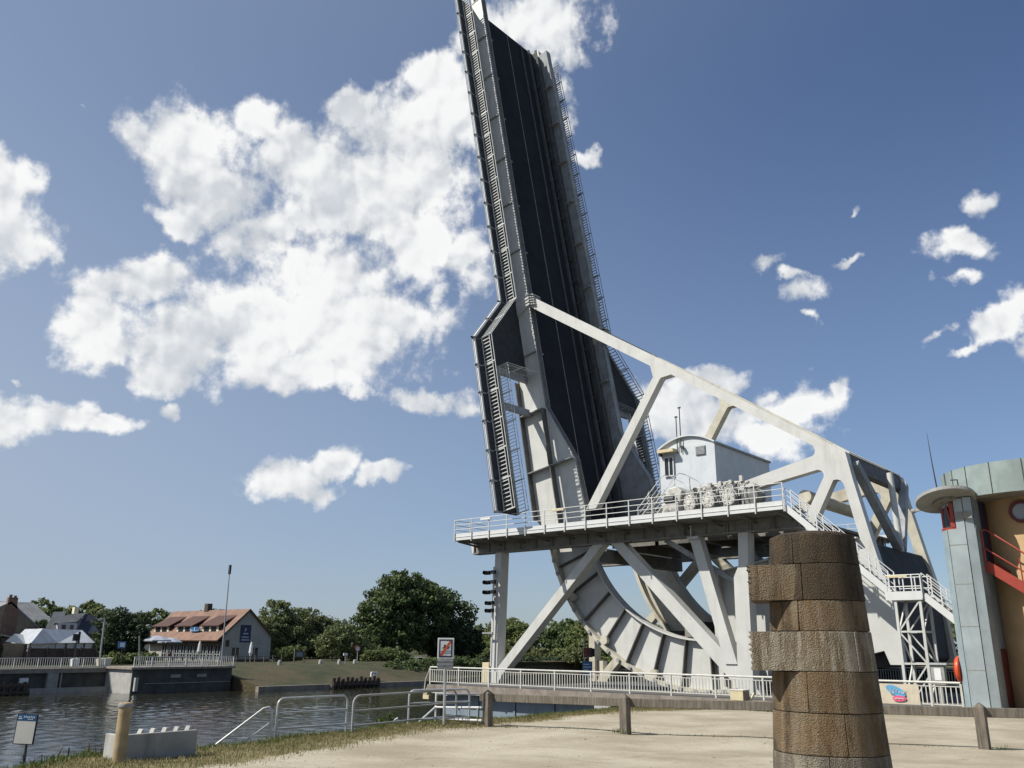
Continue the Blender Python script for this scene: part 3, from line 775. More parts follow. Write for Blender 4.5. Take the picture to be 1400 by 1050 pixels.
# ------------------------------------------------------------------ near ground, quay and approach
def lerp_tab(t, x):
    if x <= t[0][0]: return t[0][1]
    for (a, va), (b, vb) in zip(t[:-1], t[1:]):
        if x <= b: return va + (vb-va)*(x-a)/(b-a)
    return t[-1][1]
EDGE = [(-80,-13.5),(3,-13.8),(5,-14.7),(6.5,-15.75),(7.6,-16.7),(8.4,-17.1),(10,-17.1),(11.2,-17.45),(12.4,-17.75),(13,-18.15),(15.5,-18.3),(17.6,-18.8),(18.9,-18.6),(21,-18.3),(24,-18.5),(29,-18.1),(31,-17.6),(36,-17.0),(43.3,-16.8),(43.4,-12),(60,-12),(200,-12)]
GRAV = [(-80,-10),(4,-12.0),(8,-13.4),(9.6,-14.2),(13.2,-15.8),(16.2,-17.1),(17.5,-16.9),(19,-17.2),(24,-17.6),(29,-17.2),(31,-15.5),(43,-9.5)]
DZ = [(-50,1.05),(0,.95),(10,.75),(17,.50),(20,.42),(24,.40),(32,.36),(45,.10),(70,0)]
def sst(a, b, x):
    t = min(1, max(0, (x-a)/(b-a))); return t*t*(3-2*t)
def gz(x, y):
    d = -.65*x + .76*y
    z = lerp_tab(DZ, d)
    drop = sst(30.5, 37, y)*(1 - sst(-14.5, -10.0, x))*.95
    z -= drop
    if y > 38 and x > -13: z = z*(1-sst(38,43,y)) + (-.08)*sst(38,43,y)
    z += .02*math.sin(x*1.3+y*.7) + .015*math.sin(x*.6-y*1.9)
    return z

def ground_mat():
    m, nt, bs = nodes('sandy_gravel_and_verge')
    co = coords(nt, 'Position')
    at = nt.nodes.new('ShaderNodeAttribute'); at.attribute_name = 'verge'
    n1 = noise(nt, co, .45, 6, .6); n2 = noise(nt, co, 26, 4, .75); n3 = noise(nt, co, 3.2, 6, .7, .6); n4 = noise(nt, co, 95, 3, .8)
    n5 = noise(nt, mapping(nt, co, (.35,1.6,1)), 1.0, 5, .6)
    c = mixc(nt, ramp(nt, n1, .32, .68), (.335,.285,.20), (.49,.435,.33))
    c = mixc(nt, ramp(nt, n5, .5, .72, 0, .35), c, (.30,.245,.17))
    c = mixc(nt, ramp(nt, n2, .50, .74, 0, .75), c, (.215,.172,.115))
    c = mixc(nt, ramp(nt, n2, .2, .36, .35, 0), c, (.62,.56,.45))
    c = mixc(nt, ramp(nt, n4, .54, .72, 0, .75), c, (.16,.13,.09))
    c = mixc(nt, ramp(nt, n3, .58, .72, 0, .42), c, (.215,.175,.12))
    n6 = noise(nt, mapping(nt, co, (.5,.5,1), (7,2,0)), 1.3, 6, .68, 1.2)
    c = mixc(nt, ramp(nt, n6, .60, .70, 0, .45), c, (.185,.15,.10))
    n7 = noise(nt, co, 11, 5, .7)
    c = mixc(nt, ramp(nt, n7, .56, .70, 0, .6), c, (.25,.205,.145))
    g = mixc(nt, ramp(nt, n3, .35, .65), (.27,.22,.125), (.155,.145,.06))
    g = mixc(nt, ramp(nt, n2, .4, .7), g, (.10,.08,.04))
    k = mth(nt, 'ADD', at.outputs['Fac'], mth(nt, 'MULTIPLY', mth(nt, 'SUBTRACT', n3, .5), 1.2))
    c = mixc(nt, ramp(nt, k, .35, .62), c, g)
    nt.links.new(c, bs.inputs['Base Color']); bs.inputs['Roughness'].default_value = .95; bs.inputs['Specular IOR Level'].default_value = .15
    h = mth(nt, 'ADD', mth(nt, 'MULTIPLY', n2, .8), mth(nt, 'ADD', mth(nt, 'MULTIPLY', n4, .35), n3))
    bump(nt, bs, h, .55, .02)
    sx = nt.nodes.new('ShaderNodeSeparateXYZ'); nt.links.new(co, sx.inputs[0])
    back = mth(nt, 'MAXIMUM', ramp(nt, mth(nt, 'ADD', sx.outputs[1], mth(nt, 'MULTIPLY', n1, 4)), 3, -2), ramp(nt, mth(nt, 'ADD', sx.outputs[0], mth(nt, 'MULTIPLY', n1, 4)), 8, 13))
    low = mth(nt, 'MULTIPLY', ramp(nt, sx.outputs[1], 31, 34), ramp(nt, sx.outputs[0], -8, -12))
    back = mth(nt, 'MAXIMUM', back, low)  # unseen ground takes the dark verge colour to cut bounced light
    c2 = mixc(nt, back, c, g); nt.links.new(c2, bs.inputs['Base Color']); return m

def build_ground():
    ys = [-80,-60,-40,-25,-15,-8,-4] + [ -2 + .5*i for i in range(0, 96)] + [46.5,50,60,80,120,200]
    us = [0,.1,.25,.45,.7,1.0,1.3,1.6,2.0,2.4,2.9,3.4,4,4.6,5.2,6,7,8,9,10,11.5,13,15,17,20,24,30,40,60,100,180]
    mb = MB(); V = []; att = []
    for y in ys:
        e = lerp_tab(EDGE, y); g = lerp_tab(GRAV, y)
        for u in us:
            x = e + u + (.10*math.sin(y*2.3)+.06*math.sin(y*5.1))*(1 if u < .3 else 0)
            z = gz(x, y)
            if u == 0: z -= .10
            V.append((x, y, z)); att.append(1 - sst(g-.7, g+.7, x) if y < 43 else 0)
        # small weeds line under the fence rail
    n = len(us)
    F = [(i*n+j, i*n+j+1, (i+1)*n+j+1, (i+1)*n+j) for i in range(len(ys)-1) for j in range(n-1)]
    b = len(V)
    for i, y in enumerate(ys):                 # quay edge falls to below the water
        p = V[i*n]; V.append((p[0]-.05, p[1], -5)); att.append(1)
    for i in range(len(ys)-1): F.append((i*n, (i+1)*n, b+i+1, b+i))
    me = bpy.data.meshes.new('quay_ground'); me.from_pydata(V, [], F); me.materials.append(ground_mat())
    a = me.attributes.new('verge', 'FLOAT', 'POINT'); a.data.foreach_set('value', att)
    me.polygons.foreach_set('use_smooth', [True]*len(me.polygons))
    o = bpy.data.objects.new('quay_ground', me); COL.objects.link(o); tag(o, kind='structure')
build_ground()

def blades(name, pts, mat, hmin, hmax, w, per=6, spread=.12, seed=1):
    """tufts of thin bent blades at ground points"""
    rng = np.random.default_rng(seed)
    P = np.repeat(np.array(pts, dtype=float), per, axis=0); n = len(P)
    P[:, :2] += rng.normal(0, spread, (n, 2)); a = rng.uniform(0, 2*np.pi, n); h = rng.uniform(hmin, hmax, n)
    lean = rng.uniform(.05, .75, n)*h; b = a + rng.normal(0, .6, n) + np.pi/2
    dx = np.stack([np.cos(a), np.sin(a), 0*a], 1)*w; L = np.stack([np.cos(b)*lean, np.sin(b)*lean, 0*b], 1)
    up = np.zeros((n,3)); up[:,2] = h
    V = np.stack([P-dx, P+dx, P+dx*.6+L*.35+up*.6, P-dx*.6+L*.35+up*.6, P+L+up], 1).reshape(-1,3)
    F = []
    for i in range(n):
        k = i*5; F += [(k,k+1,k+2,k+3),(k+3,k+2,k+4)]
    me = bpy.data.meshes.new(name); me.from_pydata(V.tolist(), [], F); me.materials.append(mat)
    o = bpy.data.objects.new(name, me); COL.objects.link(o); tag(o, kind='stuff'); return o
rng = np.random.default_rng(3)
pts = []; pts2 = []
while len(pts) < 5200:
    y = rng.uniform(2, 31); e = lerp_tab(EDGE, y); g = lerp_tab(GRAV, y)
    x = e + .05 + (g-e+.5)*rng.uniform()**1.0
    if rng.uniform() > (g+.5-x)/(g+.5-e)+.15: continue
    (pts if rng.uniform() < .88 else pts2).append((x, y, gz(x,y)-.01))
blades('dry_grass', pts, M['drygrass'], .025, .085, .007, 8, .14, 5)
blades('green_grass', pts2, M['grassy'], .03, .10, .008, 6, .13, 6)
edgep = []
for i in range(1500):
    y = rng.uniform(3, 30); e = lerp_tab(EDGE, y); x = e + abs(rng.normal(.05,.16)); edgep.append((x, y, gz(x,y)-.02))
blades('edge_grass', edgep, M['grassy'], .04, .14, .008, 5, .1, 8)
fp = []
for i in range(150):
    t = rng.uniform()**1.4; x = -16.5+12.5*t + rng.normal(0,.05); y = 18.95+ (x+16.9)*.27 + rng.normal(.0,.07); fp.append((x,y,gz(x,y)-.01))
blades('fence_line_weeds', fp, M['drygrass'], .02, .07, .008, 5, .07, 9)
fp = [(-12.9+rng.normal(0,.12), 19.45+rng.normal(0,.1), .43) for i in range(22)] + [(-5.0+rng.normal(0,.10), 21.9+rng.normal(0,.06), .45) for i in range(5)]
blades('post_foot_weeds', fp, M['grassy'], .03, .15, .007, 4, .06, 10)
fp = []
for i in range(900):
    x = rng.uniform(-17.5,-11); y = 29.5 + (x+17.5)*.15 + abs(rng.normal(0,1.3)); fp.append((x,y,gz(x,y)-.02))
blades('crest_grass', fp, M['grassy'], .06, .26, .014, 6, .15, 11)

def stones():
    rng = np.random.default_rng(12); V = []; F = []
    for i in range(2600):
        r = rng.uniform(.006,.022) if rng.uniform() < .96 else rng.uniform(.025,.045)
        d = 7.5 + 22*rng.uniform()**1.3; s = rng.uniform(-.95,.5)*d*.6
        x = -.62*d + .76*s; y = .73*d + .65*s
        if x < lerp_tab(GRAV, y) - .3 or y > 30: continue
        z = gz(x, y); b = len(V); q = rng.uniform(.6,1.3,6)*r
        V += [(x+q[0],y,z+.2*r),(x,y+q[1],z+.2*r),(x-q[2],y,z+.2*r),(x,y-q[3],z+.2*r),(x+.2*r,y,z+.8*q[4])]
        F += [(b,b+1,b+4),(b+1,b+2,b+4),(b+2,b+3,b+4),(b+3,b,b+4)]
    me = bpy.data.meshes.new('loose_gravel'); me.from_pydata(V, [], F)
    me.materials.append(surf('loose_stone', (.33,.28,.20), .9, .35, 9)); o = bpy.data.objects.new('loose_gravel', me); COL.objects.link(o); tag(o, kind='stuff')
stones()

# water
def water():
    m, nt, bs = nodes('canal_water')
    co = coords(nt, 'Position')
    mp = nt.nodes.new('ShaderNodeMapping'); mp.inputs['Rotation'].default_value = (0,0,R(-40)); nt.links.new(co, mp.inputs['Vector']); rc = mp.outputs[0]
    a = noise(nt, mapping(nt, rc, (.42,1.0,1)), 1.15, 3, .55, .5); b = noise(nt, mapping(nt, rc, (.5,1.1,1), (5,3,0)), 3.6, 3, .6, .4)
    c = noise(nt, co, .05, 3)
    bs.inputs['Base Color'].default_value = (.026,.025,.016,1); bs.inputs['Roughness'].default_value = .03; bs.inputs['IOR'].default_value = 1.33
    h = mth(nt, 'ADD', a, mth(nt, 'MULTIPLY', b, .30))
    h = mth(nt, 'MULTIPLY', h, ramp(nt, c, .3, .7, .6, 1.2))
    bump(nt, bs, h, .4, .10)
    xs = np.concatenate([[-420,-300,-200,-150,-120], np.arange(-106,-13,.25), [-11.5]]); ys = np.concatenate([[-200,-120,-60,-30], np.arange(-10,104,.25), [130,160,220,300,420]])
    X, Y = np.meshgrid(xs, ys); rg = np.random.default_rng(4); Z = np.zeros_like(X)
    for k in range(56):
        lam = rg.uniform(.6, 2.1); th = rg.normal(.95, .62); ph = rg.uniform(0, 6.28)
        Z += .0021*lam**.85*np.sin((X*np.cos(th)+Y*np.sin(th))*2*np.pi/lam + ph + .6*np.sin(X*.11*rg.uniform(.5,1.5)+Y*.09*rg.uniform(-1.5,1.5)))
    patch = .75+.5*np.sin(X*.07+1.3*np.sin(Y*.05))*np.sin(Y*.045+.8)
    Z = Z*patch*np.clip((X+106)/8,0,1)*np.clip((Y+10)/6,0,1)*np.clip((104-Y)/8,0,1) - 2.85
    V = np.stack([X,Y,Z],-1).reshape(-1,3); nx = len(xs); ny = len(ys)
    I = np.arange(ny*nx).reshape(ny,nx); Q = np.stack([I[:-1,:-1],I[:-1,1:],I[1:,1:],I[1:,:-1]],-1).reshape(-1,4)
    me = bpy.data.meshes.new('canal_water'); me.vertices.add(len(V)); me.vertices.foreach_set('co', V.astype(np.float32).ravel())
    me.loops.add(Q.size); me.polygons.add(len(Q)); me.loops.foreach_set('vertex_index', Q.astype(np.int32).ravel()); me.polygons.foreach_set('loop_start', np.arange(0,Q.size,4,dtype=np.int32))
    me.update(calc_edges=True); me.polygons.foreach_set('use_smooth', [True]*len(Q)); me.materials.append(m)
    o = bpy.data.objects.new('canal_water', me); COL.objects.link(o); tag(o, kind='structure')
water()

# approach: slabs and abutment in the canal
mb = MB(); mb.box(-44.3,-11.0,43.35,48.4,-.50,-.07); tag(mb.build('approach_footway', M['foot_asphalt']), kind='structure')
mb = MB(); mb.box(-44.32,-11.0,43.25,43.345,-.52,-.06); tag(mb.build('approach_edge', M['slab']), kind='structure')
mb = MB(); mb.box(-44.0,-11.2,48.4,68.0,-1.2,-.42); mb.box(-44.0,40,68.0,73.5,-.5,-.07); mb.box(-11.0,160,48.4,68.0,-.5,-.055); tag(mb.build('approach_road', M['asphalt_near']), kind='structure')
abt = thing('bridge_abutment', 'near abutment with blue-grey sheet panels under the white approach railing', 'abutment', (-28, 50, -3))
mb = MB(); mb.box(-43.6,-12.2,45.4,68,-4.5,-1.25); mb.box(-27.6,-12.2,44.4,45.4,-4.5,-.55); mb.build('wall', M['concrete_dark'], abt)
mb = MB(); x = -43.3
while x < -28:
    mb.box(x, x+2.9, 44.0, 44.08, -1.95+.02*math.sin(x), -.62); mb.box(x+2.9,x+3.05,43.93,44.12,-1.95,-.62); x += 3.1
mb.build('side_panel', M['bluepanel'], abt)
mb = MB(); mb.tube([(-43.9,43.3,-.57),(-28,43.3,-.57)], .045, 6)
for k in range(8): mb.box(-42.5+k*4.1-.06,-42.5+k*4.1+.06,43.28,43.34,-.72,-.25)
mb.build('service_pipe', M['rail_cream'], abt)
mb = MB(); mb.box(-30.6,-29.5,43.2,45,-4,-.50); mb.build('pier_face', M['concrete_pale'], abt)
mb = MB(); mb.lathe([(1.0,-4),(1.0,-.50),(0,-.50)], (-28.6,44.3,0), 20); mb.build('pier', M['concrete'], abt, smooth=True)
mb = MB(); mb.bar((-44.6,43.4,-.75),(-44.35,43.5,-.2),.22,.2); mb.box(-44.75,-44.2,43.3,43.6,-1.0,-.75); mb.build('fender', M['boxcream'], abt)
mb = MB(); mb.box(-44.0,-42.0,44.2,46,-2.6,-1.1); mb.build('bearing', M['timber_dark'], abt)

def balustrade(name, label, y, x0, x1):
    t = thing(name, label, 'railing', ((x0+x1)/2, y, 0))
    xs = []; x = x0
    while x < x1-.5: xs.append(x); x += 2.66
    xs.append(x1)
    mb = MB(); mb.tube([(x0,y,1.04),(x1,y,1.04)], .05, 8); mb.build('handrail', M['rail_cream'], t, smooth=True)
    for a, b in zip(xs[:-1], xs[1:]):
        mb = MB(); mb.box(a,b,y-.02,y+.02,.09,.14); mb.box(a,b,y-.02,y+.02,.86,.90)
        n = max(2, int((b-a)/.19))
        for k in range(1, n): q = a+(b-a)*k/n; mb.box(q-.022,q+.022,y-.012,y+.012,.14,.86)
        mb.build('baluster_panel', M['rail_cream'], t)
    for a in xs:
        mb = MB(); mb.box(a-.045,a+.045,y-.04,y+.04,-.30,1.0); mb.build('post', M['rail_cream'], t)
    return t
bal = balustrade('white_balustrade', 'long cream-white balustrade along the near edge of the bridge approach', 43.5, -44.3, -11.1)
mb = MB(); mb.tube([(-44.3,43.5,1.04),(-44.75,43.5,.2),(-44.9,43.5,-.9)], .04, 6); mb.build('end_strut', M['rail_cream'], bal)
balustrade('white_balustrade', 'second white balustrade on the far side of the bridge approach behind the curved segments', 72.8, -44.0, -8)

# banner tied to the balustrade
ban = thing('banner', 'beige cloth banner with blue and pink logo tied to the white balustrade', 'banner', (-14.4, 43.38, 0))
mb = MB(); V = []; n = 16
for i in range(n+1):
    x = -15.9+3.05*i/n
    for z in (.06,.5,.93): V.append((x, 43.40+.02*math.sin(i*.9+z*2), z))
mb.add(V, [(i*3+j, i*3+3+j, i*3+4+j, i*3+1+j) for i in range(n) for j in range(2)])
bc = mb.build('cloth', M['banner'], ban)
mb = MB(); mb.prism([(-13.85+.40*math.cos(a)-.12*math.sin(a), .62+.24*math.sin(a)-.08*math.cos(a)) for a in [2*math.pi*k/24 for k in range(24)]], XZ, 43.34, 43.36); mb.build('logo', M['banner_blue'], ban)
mb = MB(); mb.prism([(-13.72+.30*math.cos(a), .30+.13*math.sin(a)) for a in [2*math.pi*k/20 for k in range(20)]], XZ, 43.335, 43.355); mb.build('logo', M['banner_pink'], ban)
mb = MB()
pth = [(-15.8,.50),(-15.75,.80),(-15.68,.55),(-15.62,.52),(-15.60,.72),(-15.52,.54),(-15.47,.70),(-15.40,.53),(-15.34,.60),(-15.28,.52),(-15.2,.55),(-15.17,.74),(-15.2,.5)]
mb.tube([(x+1.7,43.325,z) for x, z in pth], .017, 5); mb.tube([(x,43.32,.3+.02*math.sin(x*40)) for x in [-13.92+.04*k for k in range(11)]], .014, 5)
mb.build('lettering', M['signwhite'], ban)

# small box by the balustrade
ybx = thing('cable_cabinet', 'small yellow-cream cabinet with a diagonal brace in front of the white balustrade', 'cabinet', (-21, 42.3, -.6))
mb = MB(); mb.box(-21.4,-20.7,41.9,42.6,-.05,.42); mb.build('body', M['boxcream'], ybx, bevel=.02)
mb = MB(); mb.box(-21.42,-20.68,41.88,42.62,.42,.46); mb.build('lid', M['sign_cream'], ybx)
mb = MB(); mb.box(-21.4,-20.7,41.9,42.6,-.62,-.08); mb.bar((-20.66,41.86,-.6),(-20.4,42.5,.3),.08,.08); mb.bar((-21.1,41.86,-.5),(-20.72,41.86,-.12),.06,.06); mb.build('base', M['boxcream'], ybx)
mb = MB(); mb.box(-20.69,-20.67,41.95,42.55,.0,.38); mb.build('door', M['slab'], ybx)

# signals beyond the near legs
sig = thing('red_signal', 'red traffic signal over a blue notice board on a slim grey pole inside the portal', 'signal', (-40.9, 57, -.4))
mb = MB(); mb.tube([(-41.2,57,-.42),(-41.2,57,3.1)], .06, 8); mb.build('pole', M['galv'], sig)
mb = MB(); mb.box(-41.1,-40.5,56.8,57.1,1.65,2.35); h = mb.build('signal_head', M['darkred'], sig)
mb = MB(); mb.lathe([(0,-.03),(.09,-.03),(.09,0)], (-40.85,56.8,2.15), 12, axis='y'); mb.lathe([(0,-.03),(.09,-.03),(.09,0)], (-40.85,56.8,1.85), 12, axis='y'); mb.build('lens', M['red'], h)
mb = MB(); mb.box(-40.5,-40.3,56.75,57.1,1.7,2.3); mb.build('hood', M['black'], h)
mb = MB(); mb.box(-41.3,-40.4,56.85,56.9,.15,1.35); b = mb.build('notice_board', M['signblue'], sig)
mb = MB()
for k in range(5): mb.box(-41.2,-40.5-.12*(k%3),56.835,56.85,.3+.2*k,.36+.2*k)
mb.build('lettering', M['pale_blue'], b)

# ------------------------------------------------------------------ things on the near quay
P1, P2, P3, P4, P5 = (-16.92,18.85), (-12.87,19.5), (-9.1,20.75), (-5.28,21.92), (-1.4,23.1)
wf = thing('wooden_fence', 'low weathered grey timber fence of square posts with one top rail', 'fence', (-10, 20.5, .4))
def fpost(x, y, h=.96):
    mb = MB(); z = gz(x,y)-.3; w = .105
    zt = gz(x,y)+h-.0
    mb.add([(x-w,y-w,z),(x+w,y-w,z),(x+w,y+w,z),(x-w,y+w,z),(x-w,y-w,zt-.1),(x+w,y-w,zt-.1),(x+w,y+w,zt-.1),(x-w,y+w,zt-.1),(x-w*.8,y-w*.8,zt-.08),(x+w*.8,y-w*.8,zt-.08),(x+w*.8,y+w*.8,zt-.08),(x-w*.8,y+w*.8,zt-.08),(x,y,zt)],
       [(0,1,5,4),(1,2,6,5),(2,3,7,6),(3,0,4,7),(4,5,9,8),(5,6,10,9),(6,7,11,10),(7,4,8,11),(8,9,12),(9,10,12),(10,11,12),(11,8,12)])
    mb.build('post', M['wood'], wf, bevel=.008)
for p in (P1, P2, P3, P4, P5): fpost(*p)
for a, b in ((P1,P2),(P2,P3),(P3,P4),(P4,P5)):
    a = Vector((a[0],a[1],gz(*a)+.74)); b = Vector((b[0],b[1],gz(*b)+.74))
    off = Vector((0,.13,0)); d = (b-a).normalized()*.35
    mb = MB(); mb.bar(a+off-(d if a.x < -16 else d*0), b+off, .10, .20); mb.build('rail', M['wood'], wf, bevel=.01)

# old stone pier with two projecting bonding stones
PX, PY = -4.0, 10.12
pil = thing('stone_pier', 'tapering round brown granite pier with two toothed blocks jutting out to one side', 'stone pier', (PX, PY, .7))
RV = Vector((.93,.368,0)); FV = Vector((-.368,.93,0))
zc = [.55,.98,1.41,1.83,2.25,2.67,3.00,3.40,3.73]
def prad(z): return .66 - (z-.6)*.058
offs = [0,2,-17,18,80,23,16,26]
smat = ['stone_grey','stone_grey','stone','stone','stone_pale','stone','stone_dark','stone_dark']
for i in range(8):
    z0, z1 = zc[i]+.003, zc[i+1]-.003
    nb = 3; g = .004; o0 = R(-68.3-offs[i])
    mb = MB()
    for k in range(nb):
        a0 = o0 + 2*math.pi*k/nb + g; a1 = o0 + 2*math.pi*(k+1)/nb - g
        n = 20; V = []
        jit = random.uniform(-.006,.008)
        for z in (z0, (z0+z1)/2, z1):
            for j in range(n+1):
                t = a0+(a1-a0)*j/n; r = prad(z)+jit
                V.append((PX+r*math.cos(t), PY+r*math.sin(t), z))
        for z in (z0, z1):
            for j in range(n+1):
                t = a0+(a1-a0)*j/n; V.append((PX+.3*math.cos(t), PY+.3*math.sin(t), z))
        m = n+1; F = []
        for r_ in range(2):
            for j in range(n): F.append((r_*m+j, r_*m+j+1, (r_+1)*m+j+1, (r_+1)*m+j))
        for j in range(n):
            F.append((3*m+j, 3*m+j+1, j+1, j)); F.append((2*m+j, 2*m+j+1, 4*m+j+1, 4*m+j)); F.append((4*m+j,4*m+j+1,3*m+j+1,3*m+j))
        F.append((0, m, 2*m, 4*m, 3*m)); F.append((n, m+n, 2*m+n, 4*m+n, 3*m+n))
        mb.add(V, F)
    mb.build('stone_course', M[smat[i]], pil, smooth=True, bevel=.007)
mb = MB(); mb.lathe([(.27,.6),(.28,3.7)], (PX,PY,0), 20); mb.lathe([(prad(.55)-.03,.52),(prad(3.7)-.03,3.70)], (PX,PY,0), 32); mb.lathe([(.475,3.70),(.47,3.735),(.36,3.775),(.18,3.80),(0,3.806)], (PX,PY,0), 32)
mb.build('core', M['stone_dark'], pil, smooth=True)
for zi, sm, ln in ((6,'stone',.715),(4,'stone_pale',.745)):
    z0, z1 = zc[zi]+.005, zc[zi+1]-.005
    rng2 = np.random.default_rng(zi)
    mb = MB(); th = prad(z0)*.90; nz = 15
    for side in (-1, 1): pass
    V = []; F = []
    for k in range(nz+1):
        z = z0+(z1-z0)*k/nz
        e = ln + (.018*math.sin(k*2.6)+rng2.uniform(-.012,.012))
        for (a, b) in ((-.2,-th),(-e+.015,-th),(-e,-th+.03),(-e-.006,0),(-e,th-.03),(-e+.015,th),(-.2,th)):
            q = Vector((PX,PY,0)) + RV*a + FV*b; V.append((q.x,q.y,z))
    m = 7
    for k in range(nz):
        for j in range(m-1): F.append((k*m+j, k*m+j+1, (k+1)*m+j+1, (k+1)*m+j))
    F.append(tuple(range(m-1,-1,-1))); F.append(tuple(nz*m+j for j in range(m)))
    mb.add(V, F)
    mb.build('bonding_stone', M[sm], pil)

# round concrete mooring post
mp = thing('mooring_post', 'worn round ochre-stained mooring post standing in front of the concrete block', 'post', (-15.5, 7.85, .3))
mb = MB(); mb.lathe([(.112,-.4),(.108,.4),(.104,.95),(.106,1.0),(.116,1.01),(.118,1.05),(.105,1.07),(0,1.08)], (-15.5,7.85,.42), 20); 
mb.build('shaft', surf('ochre_stained_post', (.36,.27,.15), .85, .2, 5, (.17,.13,.08), .6, (10,10,1.2), (.42,.38,.30), .6, bmp=.4, bscale=30), mp, smooth=True)
mb = MB(); mb.lathe([(.120,1.0),(.123,1.015),(.122,1.04),(.119,1.05)], (-15.5,7.85,.42), 20); mb.build('cap_ring', M['grey_steel'], mp, smooth=True)

cb = thing('concrete_block', 'grey concrete trough block with white notched teeth along its top behind the mooring post', 'concrete block', (-16, 8.8, .4))
mb = MB(); mb.box(-16.05,-15.95,8.10,9.56,.18,.92); mb.build('front_slab', M['concrete'], cb, bevel=.012)
mb = MB(); mb.box(-16.50,-16.05,8.10,9.56,.18,.66); mb.box(-16.58,-16.50,8.10,9.56,.18,.86); mb.build('body', M['concrete'], cb)
mb = MB()
for k in range(5):
    y = 8.40 + k*.235
    mb.prism([(y,.70),(y+.15,.70),(y+.15,.985),(y+.11,.985)], YZ, -16.20, -16.06)
mb.build('notch_tooth', M['concrete_pale'], cb)
mb = MB(); mb.box(-16.40,-16.0,8.0,8.09,.18,.93); mb.build('end_slab', M['concrete_pale'], cb, bevel=.012)

# swimming-forbidden sign
sg = thing('no_bathing_sign', 'no-bathing sign with red diagonal stripe on a slim grey post by the tubular barriers', 'sign', (-17.7, 17.95, .4))
mb = MB(); mb.tube([(-17.72,17.98,.2),(-17.66,17.9,2.6)], .038, 10); mb.build('post', M['galv'], sg, smooth=True)
SX = Vector((.66,.75,0)).normalized(); SY = Vector((0,0,1)); SN = SX.cross(SY)
def plate(mb, o, w, h, d0, d1):
    o = Vector(o); vs = []
    for d in (d0, d1):
        for a, b in ((-w,-h),(w,-h),(w,h),(-w,h)): vs.append(o + SX*a + SY*b + SN*d)
    mb.add(vs, [(0,3,2,1),(4,5,6,7),(0,1,5,4),(1,2,6,5),(2,3,7,6),(3,0,4,7)])
c1 = Vector((-17.62,17.86,2.40)); c2 = Vector((-17.62,17.86,1.99))
mb = MB(); plate(mb, c1, .225, .275, .03, .05); pp = mb.build('panel', M['signwhite'], sg, bevel=.008)
mb = MB(); plate(mb, c1, .185, .235, .052, .056); mb.build('border', M['navy'], pp)
mb = MB(); plate(mb, c1, .145, .195, .058, .061); mb.build('field', M['signwhite'], pp)
def poly3(mb, o, pts, d0, d1):
    vs = [Vector(o)+SX*a+SY*b+SN*d0 for a,b in pts] + [Vector(o)+SX*a+SY*b+SN*d1 for a,b in pts]
    n = len(pts); mb.add(vs, [tuple(range(n-1,-1,-1)), tuple(range(n,2*n))]+[(i,(i+1)%n,n+(i+1)%n,n+i) for i in range(n)])
mb = MB(); poly3(mb, c1, [(-.12,.0),(-.05,.045),(.02,.05),(.06,.02),(.10,.06),(.115,.05),(.07,-.02),(-.02,-.02),(-.05,.0)], .062, .064)
poly3(mb, c1, [(-.03+.03*math.cos(2*math.pi*k/10), .075+.03*math.sin(2*math.pi*k/10)) for k in range(10)], .062, .064)
mb.build('swimmer', M['signdark'], pp)
mb = MB()
for r in range(2): poly3(mb, c1, [(-.14+.04*k, -.07-.05*r+.012*(k%2)) for k in range(8)]+[(.14-.04*k, -.09-.05*r+.012*((7-k)%2)) for k in range(8)], .062, .064)
mb.build('wave', M['signblue'], pp)
mb = MB(); poly3(mb, c1, [(-.145,-.195),(-.09,-.195),(.145,.15),(.145,.195),(.10,.195),(-.145,-.14)], .066, .069); mb.build('stripe', M['signred'], pp)
mb = MB(); plate(mb, c2, .215, .125, .03, .05); p2 = mb.build('panel', M['signgrey'], sg, bevel=.008)
for s_, dz in (('BAIGNADE', .05), ('INTERDITE', -.06)):
    text_part('lettering', s_, .092, c2 + SN*.054 + SY*dz, SX, SY, M['signdark'], p2, .002)

inf = thing('notice_sign', 'cream notice board with a blue header on a thin dark post over the water edge', 'sign', (-16.3, 6.6, .3))
mb = MB(); mb.tube([(-16.42,6.76,-2.2),(-16.25,6.6,1.0)], .022, 8); mb.build('post', M['dark_metal'], inf)
IX = Vector((.70,.71,-.04)).normalized(); IY = Vector((0,.03,1)).normalized(); IN = IX.cross(IY).normalized(); io = Vector((-16.2,6.54,1.1))
def iplate(mb, cx, cy, w, h, d0, d1):
    vs = [io+IX*(cx+a)+IY*(cy+b)+IN*d for d in (d0,d1) for a,b in ((-w,-h),(w,-h),(w,h),(-w,h))]
    mb.add(vs, [(0,3,2,1),(4,5,6,7),(0,1,5,4),(1,2,6,5),(2,3,7,6),(3,0,4,7)])
mb = MB(); iplate(mb,0,0,.165,.235,.0,.02); mb.build('back_plate', M['black'], inf)
mb = MB(); iplate(mb,-.003,-.045,.148,.178,.021,.026); mb.build('panel', M['sign_cream'], inf)
mb = MB(); iplate(mb,-.0,.178,.15,.05,.021,.027); hd = mb.build('header', M['signblue'], inf)
mb = MB()
for k in range(7): iplate(mb,-.05+.027*k,.19+.004*math.sin(k*2),.008,.014,.028,.03)
for k in range(4): iplate(mb,.02+.022*k,.157,.007,.009,.028,.03)
iplate(mb,-.11,.165,.03,.010,.028,.03); iplate(mb,-.115,.195,.022,.006,.028,.03)
mb.build('lettering', M['pale_blue'], hd)

